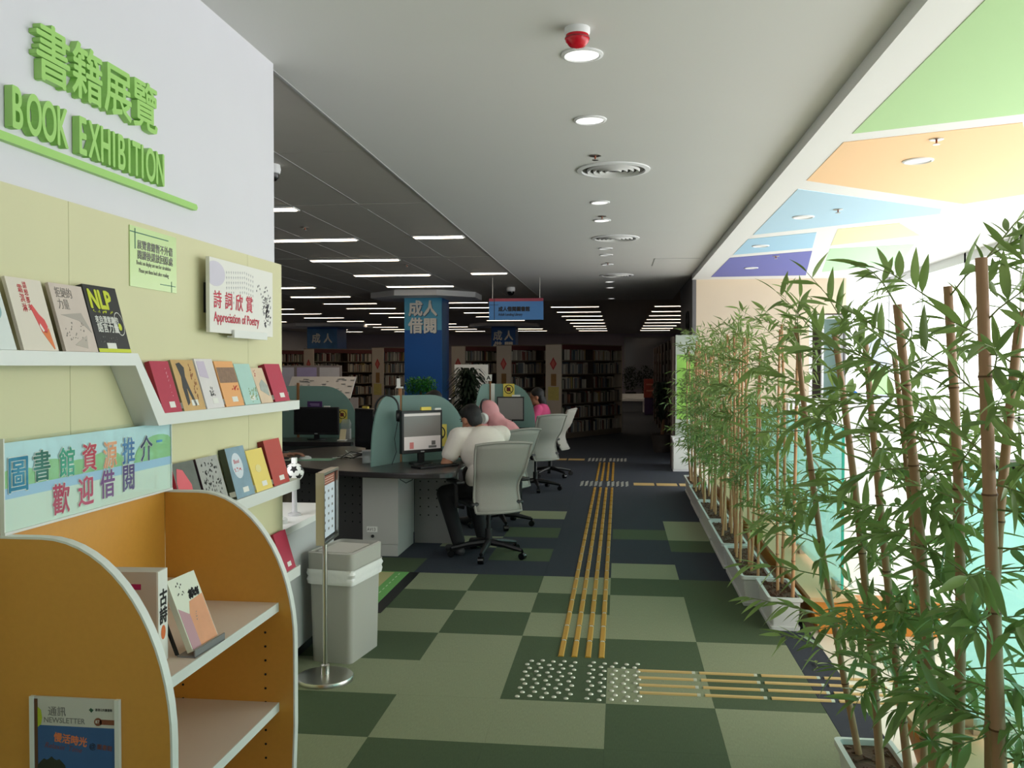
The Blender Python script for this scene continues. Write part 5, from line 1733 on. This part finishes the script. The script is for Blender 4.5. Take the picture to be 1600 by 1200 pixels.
M_tee = mat('white_tee', (226, 218, 208), 0.85, bump=0.4, bscale=40)
M_blackcloth = mat('black_trousers', (20, 20, 22), 0.85)
M_sneak = mat('dark_sneaker', (58, 58, 60), 0.6)
M_shirt2 = mat('pink_top', (206, 74, 124), 0.8)
M_pinks = mat('pink_scarf', (226, 160, 164), 0.8, bump=.3, bscale=30)
M_khaki = mat('khaki_cloth', (112, 100, 82), 0.85)
M_greyc = mat('grey_cloth', (86, 88, 86), 0.85)

yaw = math.radians(40)
pm = seated('person in a white t-shirt and black trousers seated with the back to us', (-1.09, 7.40, .545), yaw, 0.13, 1.16, M_skin, M_tee, M_blackcloth, M_sneak,
            (-1.26, 7.53, 1.12), (-.74, .60, -.30), (-1.42, 7.52, .90), (-1.40, 7.78, .80), (-1.46, 7.42, .50), (-1.28, 7.72, .50), (-1.33, 7.33, 0.0), (-1.18, 7.66, 0.0), .0075)
short_hair(*pm)
# woman in pink headscarf with headphones
ph = seated('person in a pink headscarf with white headphones behind the man', (-1.14, 8.72, .53), math.radians(58), 0.12, .95, M_skin, M_pinks, M_blackcloth, M_sneak,
            (-1.285, 8.72, 1.09), (-.8, .25, -.5), (-1.56, 8.65, .80), (-1.48, 8.98, .80), (-1.48, 8.78, .52), (-1.38, 9.0, .52), (-1.44, 8.72, 0), (-1.34, 9.0, 0), .010, 'long')
tt, hc, hf, hr, hu = ph
R_ = Matrix((hr, hf, hu)).transposed()
blob('headscarf', [('e', hc + hu * .03 - hf * .03, (.096, .105, .115), R_), ('e', hc - hu * .1 - hf * .05, (.10, .09, .10), R_), ('c', hc - hu * .12 - hf * .03, .10, hc - hu * .26 - hf * .06, .16)], M_pinks, tt, .010, 5)
hp = headset('white headphones worn over the pink headscarf', tuple(Vector((-1.14, 8.72, 0)) + hc + hu * .03 - hf * .02), Euler((-.3, 0, math.radians(62))), 1.28, M_lam, M_dark)
# woman with dark hair and pink top
pw = seated('person with long dark hair and a pink top at the far right desk', (-1.02, 12.62, .53), math.radians(85), 0.1, .92, M_skin, M_shirt2, M_blackcloth, M_sneak,
            (-1.17, 12.62, 1.14), (-.98, -.1, -.15), (-1.45, 12.5, .80), (-1.45, 12.75, .80), (-1.4, 12.53, .55), (-1.4, 12.72, .55), (-1.35, 12.5, 0), (-1.35, 12.75, 0), .011, 'long')
tt, hc, hf, hr, hu = pw
R_ = Matrix((hr, hf, hu)).transposed()
blob('hair', [('e', hc + hu * .04 - hf * .025, (.088, .098, .092), R_), ('e', hc - hf * .06 - hu * .03, (.085, .055, .1), R_), ('c', hc - hf * .07 - hu * .06, .07, hc - hf * .08 - hu * .2, .055)], M_hair, tt, .010, 3)
# reader at the left end, mostly hidden by the display board
pl = seated('person in grey and khaki at the left end of the near desk', (-3.35, 7.35, .53), math.radians(-75), 0.1, .98, mat('skin_tan', (150, 100, 76), .55), M_greyc, M_khaki, M_sneak,
            (-3.22, 7.42, 1.17), (.9, .4, -.3), (-2.90, 7.62, .79), (-2.92, 7.42, .79), (-2.88, 7.5, .52), (-2.88, 7.25, .52), (-2.92, 7.45, 0), (-2.92, 7.2, 0), .010, 'long')
short_hair(*pl)
# distant reader behind the first divider
pb = seated('person with dark hair far behind the first glass divider', (-2.05, 10.3, .56), math.radians(70), 0.1, .95, M_skin, M_greyc, M_blackcloth, M_sneak,
            (-2.17, 10.33, 1.16), (-.9, .1, -.2), (-2.5, 10.2, .80), (-2.5, 10.45, .80), (-2.4, 10.2, .55), (-2.4, 10.42, .55), (-2.38, 10.2, 0), (-2.38, 10.45, 0), .012, 'long')
short_hair(*pb)
chair_copy('grey mesh chair of the distant reader behind the first glass divider', (-1.98, 10.3, 0), math.radians(72))
# ================================================================== LIBRARY BOOKCASES
BD = Vector((0.537, 0.843, 0)).normalized()     # along the row
BN = Vector((-0.843, 0.537, 0))                 # to the left of the row
arow = math.atan2(BD.y, BD.x)
spines = [mat('spine_%d' % i, c, 0.6) for i, c in enumerate([(176, 168, 156), (150, 140, 128), (196, 190, 178), (120, 66, 58), (70, 84, 100), (88, 96, 76), (176, 150, 96),
                                                               (60, 52, 50), (140, 100, 84), (110, 116, 122), (206, 200, 186)])]
sname = ['pale grey', 'taupe', 'off white', 'maroon', 'slate blue', 'moss green', 'mustard', 'dark brown', 'russet', 'steel grey', 'ivory']
SZ = [0.12, 0.44, 0.76, 1.08, 1.40, 1.70]
BH, BL, BW = 2.03, 2.37, 0.42
stuffb = MB()


def bookcase(s_, label, books):
    p = Vector((-1.227, 19.236, 0)) + BN * s_
    t = thing('bookcase', label, 'bookcase', tuple(p), arow, 'library bookcases')
    # local: x along the row, -y is the visible long face, +y the other side
    e0 = MB().box(-0.03, 0, 0, 0, BW, BH).build('end_panel', M_bend, t)
    MB().box(BL, 0, 0, BL + 0.03, BW, BH).build('end_panel', M_bend, t)
    MB().box(-0.03, -0.005, BH, BL + 0.03, BW + .005, BH + 0.02).build('top', M_bshelf, t)
    MB().box(0, BW / 2 - .01, 0, BL, BW / 2 + .01, BH).build('back', M_bcase, t)
    MB().box(0, 0.0, 0, BL, 0.02, 0.10).build('plinth', M_bshelf, t)
    MB().box(BL / 2 - .012, 0.004, 0.1, BL / 2 + .012, BW / 2 - .01, BH).build('upright', M_bcase, t)
    MB().box(0, 0.003, BH - .1, BL, 0.02, BH).build('header', mat('header_maroon', (92, 34, 36), .6), t)
    for z in SZ:
        MB().box(0.0, 0.004, z - 0.022, BL, BW / 2 - .01, z).build('shelf', M_bshelf, t)
    # red diamond and notices on the end panel (faces local -x)
    mb = MB().prism([(0.21, 1.48), (0.30, 1.62), (0.21, 1.76), (0.12, 1.62)], -0.034, -0.031, axis='x')
    mb.build('red_diamond', mat('diamond_red', (186, 66, 66), .7), t)
    MB().prism([(0.21, 1.53), (0.265, 1.62), (0.21, 1.71), (0.155, 1.62)], -0.036, -0.0345, axis='x').build('diamond_inner', mat('diamond_pink', (206, 110, 100), .7), t)
    MB().box(-0.034, 0.13, 1.14, -0.031, 0.27, 1.40).build('framed_notice', mat('bronze_notice', (150, 110, 60), .6, var=.3, vscale=30), t)
    MB().box(-0.034, 0.06, 0.83, -0.031, 0.35, 1.12).build('yellow_notice', mat('notice_yellow', (206, 190, 110), .7, var=.15, vscale=20), t)
    r = random.Random(int(s_ * 10) + 50)
    for j, z in enumerate(SZ):
        for b_ in range(2):
            x = BL / 2 * b_ + 0.02
            nb_ = 0
            lim = BL / 2 * (b_ + 1) - 0.03 - (0.25 if r.random() < .35 else 0)
            while x < lim:
                w_ = r.uniform(.028, .056) if books else r.uniform(.02, .045)
                h_ = r.uniform(.19, .255)
                if r.random() < .05:
                    x += r.uniform(.04, .14)
                if x + w_ > BL / 2 * (b_ + 1) - 0.02:
                    break
                mi = r.choices(range(11), [5, 4, 5, 2, 2, 2, 1, 4, 2, 3, 4])[0]
                d_ = r.uniform(.0, .03)
                if books:
                    yield_book(t, p, x, d_, z, w_, h_, mi, j, b_, nb_)
                    nb_ += 1
                else:
                    q = MB().box(x, 0.01 + d_, z + .001, x + w_ - .002, 0.17, z + h_).xform(Matrix.Translation(p) @ Matrix.Rotation(arow, 4, 'Z'))
                    stuffb.add(q.v, q.f, mi)
                x += w_
    return t


ubox = [MB().box(0, 0, 0, 1, 1, 1).mesh('library_book', m) for m in spines]
SHN = ['bottom', 'second-lowest', 'third-lowest', 'fourth-lowest', 'second-highest', 'top']


def yield_book(t, p, x, d_, z, w_, h_, mi, j, b_, nb_):
    o = bpy.data.objects.new('library_book', ubox[mi])
    COL.objects.link(o)
    q = p + BD * x + Vector((-BD.y, BD.x, 0)) * (0.01 + d_)
    o.location = (q.x, q.y, z + .001)
    o.rotation_euler = (0, 0, arow)
    o.scale = (w_ - .002, 0.16 - d_, h_)
    tag(o, '%s book, %s from left, %s shelf, %s bay of the right end bookcase' % (sname[mi], ORD[nb_], SHN[j], ('left', 'right')[b_]), 'book', 'books in the right end bookcase')


bookcase(0.0, 'right end bookcase facing the corridor with a cream end panel', True)
bookcase(1.4, 'second bookcase from the corridor, just left of the right end one', False)
bookcase(2.8, 'third bookcase from the corridor, behind the dark potted palm', False)
bookcase(5.6, 'bookcase just left of the blue pillar', False)
bookcase(8.4, 'wide bookcase left of the pillar behind the back left desk', False)
bookcase(11.2, 'leftmost bookcase partly hidden by the display board', False)
# dark bookcases seen end-on at the right of the corridor
for k in range(6):
    y = 18.4 + 1.5 * k
    t = thing('bookcase', '%s dark bookcase seen end on at the right of the corridor' % ORD[k], 'bookcase', (0.98, y, 0), 0, 'end-on bookcases at the right')
    MB().box(0, 0, 0, 0.03, 0.5, 2.05).build('end_panel', M_bcase, t)
    MB().box(2.5, 0, 0, 2.53, 0.5, 2.05).build('end_panel', M_bcase, t)
    MB().box(0, 0, 2.05, 2.53, 0.5, 2.08).build('top', M_bcase, t)
    MB().box(0.03, 0.24, 0, 2.5, 0.26, 2.05).build('back', M_bcase, t)
    for z in SZ:
        MB().box(0.03, 0.01, z - .022, 2.5, 0.239, z).build('shelf', M_bshelf, t)
    r = random.Random(70 + k)
    for z in SZ:
        x = 0.04
        while x < 2.42:
            w_ = r.uniform(.02, .05)
            mi = r.randrange(11)
            q = MB().box(x, 0.02, z + .001, x + w_ - .002, 0.2, z + r.uniform(.18, .26)).xform(Matrix.Translation((0.98, y, 0)))
            stuffb.add(q.v, q.f, mi)
            x += w_
o = stuffb.build('shelved_books', spines)
tag(o, 'many closely packed books filling the farther library bookcases', 'books', kind='stuff')

# ================================================================== PLANTS AND FURNITURE IN THE LIBRARY
def palm(label, loc, h, spread, n, m, seed, pot=True):
    R = random.Random(seed)
    t = thing('potted_palm', label, 'plant', loc)
    if pot:
        MB().lathe([(0.001, 0), (0.15, 0), (0.2, 0.32), (0.215, 0.33), (0.19, 0.33), (0.185, 0.3), (0.001, 0.3)], 24).build('pot', mat('dark_pot', (60, 54, 50), .6), t, True)
    mb = MB()
    MB().tube([(0, 0, .3), (0.02, 0, h * .45)], [.035, .02], 8).build('trunk', M_node, t)
    for k in range(n * 3):
        az = R.uniform(0, 2 * PI)
        L = spread * R.uniform(.8, 1.5)
        z0 = h * R.uniform(.35, .8)
        rise = R.uniform(.15, .9)
        pts = [V(L * s_ * math.cos(az), L * s_ * math.sin(az), z0 + min(h - z0, .55) * math.sin(min(1, s_ * 1.8) * PI / 2) * rise - .9 * L * max(0, s_ - .4) ** 1.5) for s_ in (0, .2, .4, .6, .8, 1)]
        sv = V(-math.sin(az), math.cos(az), 0)
        wd = [.008, .02, .025, .022, .014, .001]
        vs = [p + sv * w_ * q for p, w_ in zip(pts, wd) for q in (-1, 1)]
        mb.add(vs, [(2 * i, 2 * i + 1, 2 * i + 3, 2 * i + 2) for i in range(5)])
    o = mb.build('fronds', m, t)
    o['kind'] = 'stuff'
    return t


M_dleaf = leafmat('dark_palm_leaf', (34, 50, 34))
M_bleaf = leafmat('bright_leaf', (70, 150, 58))
palm('dark potted palm between the blue pillar and the far right desk', (-2.58, 15.2, 0), 1.62, .30, 110, M_dleaf, 31)
palm('dark green plant beside the end-on bookcases at the right', (0.78, 16.6, 0), 1.35, .2, 36, M_dleaf, 33)
t = thing('bushy_plant', 'bright green bushy plant in front of the blue pillar', 'plant', (-3.37, 15.0, 0))
MB().lathe([(0.001, 0), (0.13, 0), (0.17, 0.3), (0.15, 0.3), (0.001, 0.28)], 20).build('pot', M_white, t, True)
MB().tube([(0, 0, .28), (0, 0, 1.15)], .02, 8).build('stem', M_node, t)
R = random.Random(12)
mb = MB()
for k in range(1500):
    a, e, rr = R.uniform(0, 6.28), R.uniform(-1, 1), R.random() ** .4
    c = V(0.29 * rr * math.cos(a) * math.cos(e), .22 * rr * math.sin(a) * math.cos(e), 1.22 + .17 * rr * math.sin(e) * 1.1)
    d_ = V(R.uniform(-1, 1), R.uniform(-1, 1), R.uniform(-.6, 1)).normalized()
    u_, w_ = orth(d_)
    mb.add([c, c + d_ * .025 + u_ * .014, c + d_ * .055, c + d_ * .025 - u_ * .014], [(0, 1, 2, 3)])
o = mb.build('foliage', M_bleaf, t)
o['kind'] = 'stuff'
t = thing('notice_easel', 'white notice board standing behind the dark palm', 'notice board', (-2.62, 15.9, 0))
MB().box(-0.33, 0, 0.9, 0.28, 0.03, 1.60).build('board', M_paper, t)
MB().box(-0.25, 0.005, 0, -0.22, 0.03, 0.9).box(0.17, 0.005, 0, 0.2, 0.03, .9).build('legs', M_steel, t)
# pale notice panel and white cabinet at the end of the bamboo row
t = thing('poster_stand', 'tall pale panel with a green poster beyond the bamboo row', 'panel', (0.86, 14.05, 0))
MB().box(0, 0, 0, 0.34, 0.04, 2.05).build('panel', mat('pale_grey_green', (182, 192, 180), .6), t)
MB().box(0.02, -0.004, 0.75, 0.32, -0.0005, 1.75).build('poster', mat('lime_poster', (150, 206, 90), .6, var=.3, vscale=5), t)
MB().box(-0.05, 0.03, 0, -0.005, 0.5, 2.03).build('side_case', M_bcase, t)
t = thing('white_cabinet', 'low white cabinet at the end of the bamboo row', 'cabinet', (0.80, 13.55, 0))
MB().box(0, 0.0, 0.0, 0.32, 0.4, 0.46).build('body', M_white, t)
MB().box(0.005, -0.012, 0.03, 0.315, -0.0005, 0.44).build('door', M_lam, t)
MB().box(-0.012, -0.015, 0.4605, 0.33, 0.41, 0.5).build('top', M_white, t)
# far end: red kiosk and bench, dim window on the far wall
t = thing('red_kiosk', 'red information kiosk at the far end of the corridor', 'kiosk', (1.05, 29.0, 0))
MB().box(-0.25, 0, 0.0, 0.25, 0.4, 0.55).build('base', mat('purple_base', (60, 40, 84), .6), t)
MB().box(-0.27, -0.02, 0.55, 0.27, 0.4, 1.15).build('body', mat('kiosk_red', (150, 56, 44), .6), t)
MB().box(-0.2, -0.025, 0.75, 0.2, -0.0205, 0.8).box(-0.2, -0.025, .95, .2, -0.0205, 1.0).build('stripe', mat('kiosk_pale', (190, 120, 100), .6), t)
t = thing('white_bench', 'long white bench far down the corridor', 'bench', (0.35, 30.5, 0))
MB().box(-0.55, 0, 0.38, 0.55, 0.5, 0.46).build('seat', M_white, t)
MB().box(-0.5, 0.05, 0, -0.44, 0.45, 0.38).build('leg', M_white, t)
MB().box(0.44, 0.05, 0, 0.5, 0.45, 0.38).build('leg', M_white, t)
MB().box(-0.55, 0.44, 0.46, 0.55, 0.5, 0.62).build('backrest', M_white, t)
w3 = struct(MB().box(0.2, 41.9, 0.5, 0.26, 41.99, 2.9).box(2.4, 41.9, 0.5, 2.46, 41.99, 2.9).box(0.26, 41.9, 2.84, 2.4, 41.99, 2.9).box(0.26, 41.9, .5, 2.4, 41.99, .56).build('window_3', M_seam))
MB().box(0.26, 41.93, 0.56, 2.4, 41.94, 2.84).build('pane', mat('dim_far_pane', (150, 150, 160), .1), w3)
for k in range(3):  # added shrubs stand in for the dark greenery reflection in the far window
    t = thing('reflection_shrub', '%s dim shrub standing in for greenery reflected in the far window' % ['left', 'middle', 'right'][k], 'plant', (0.5 + .75 * k, 40.5, 0), 0, 'shrubs at the far wall')
    R = random.Random(200 + k)
    MB().lathe([(0.001, 0), (0.2, 0), (0.26, 0.4), (0.001, 0.38)], 16).build('pot', M_dark, t, True)
    mb = MB()
    for q in range(500):
        a, e, rr = R.uniform(0, 6.28), R.uniform(-1.4, 1.4), R.random() ** .4
        c = V(.5 * rr * math.cos(a) * math.cos(e), .3 * rr * math.sin(a) * math.cos(e), 1.0 + .55 * rr * math.sin(e))
        d_ = V(R.uniform(-1, 1), R.uniform(-1, 1), R.uniform(-.6, 1)).normalized()
        u_, w_ = orth(d_)
        mb.add([c, c + d_ * .07 + u_ * .03, c + d_ * .15, c + d_ * .07 - u_ * .03], [(0, 1, 2, 3)])
    o = mb.build('foliage', M_dleaf, t)
    o['kind'] = 'stuff'
# sloping magazine display and pinned posters at the left
t = thing('sloping_display', 'sloping display rack with dark lettering behind the back left desk', 'display rack', (-4.25, 12.2, 0))
MB().box(-0.45, 0.0, 0, 0.5, 0.4, 1.12).build('body', mat('taupe_rack', (128, 116, 110), .6), t)
MB().prism([(-0.02, 1.12), (0.02, 1.12), (0.32, 1.42), (0.28, 1.42)], -0.45, 0.5, axis='x').build('sloping_panel', mat('pale_rack_panel', (206, 200, 196), .6), t)
mb = MB()
R = random.Random(77)
for k in range(46):
    x_, s_ = R.uniform(-.4, .45), R.uniform(.06, .92)
    mb.bar((x_, -0.024 + .3 * s_, 1.123 + .3 * s_), (x_ + R.choice((.03, .06)), -0.024 + .3 * s_, 1.123 + .3 * s_), .03, .004)
mb.build('rack_marks', M_grey, t)
t = thing('poster_screen', 'screen of lilac and white posters behind the sloping rack', 'screen', (-5.1, 14.0, 0))
MB().box(-0.9, 0, 0, 0.65, 0.03, 1.58).build('screen_panel', mat('screen_taupe', (150, 136, 132), .7), t)
for k, c in enumerate([(190, 176, 206), (206, 200, 210), (176, 160, 196), (214, 206, 206)]):
    MB().box(-0.85 + .38 * k, -0.004, 1.22, -0.52 + .38 * k, -0.0005, 1.55).build('poster_sheet', mat('poster_sheet_%d' % k, c, .7, var=.1, vscale=10), t)
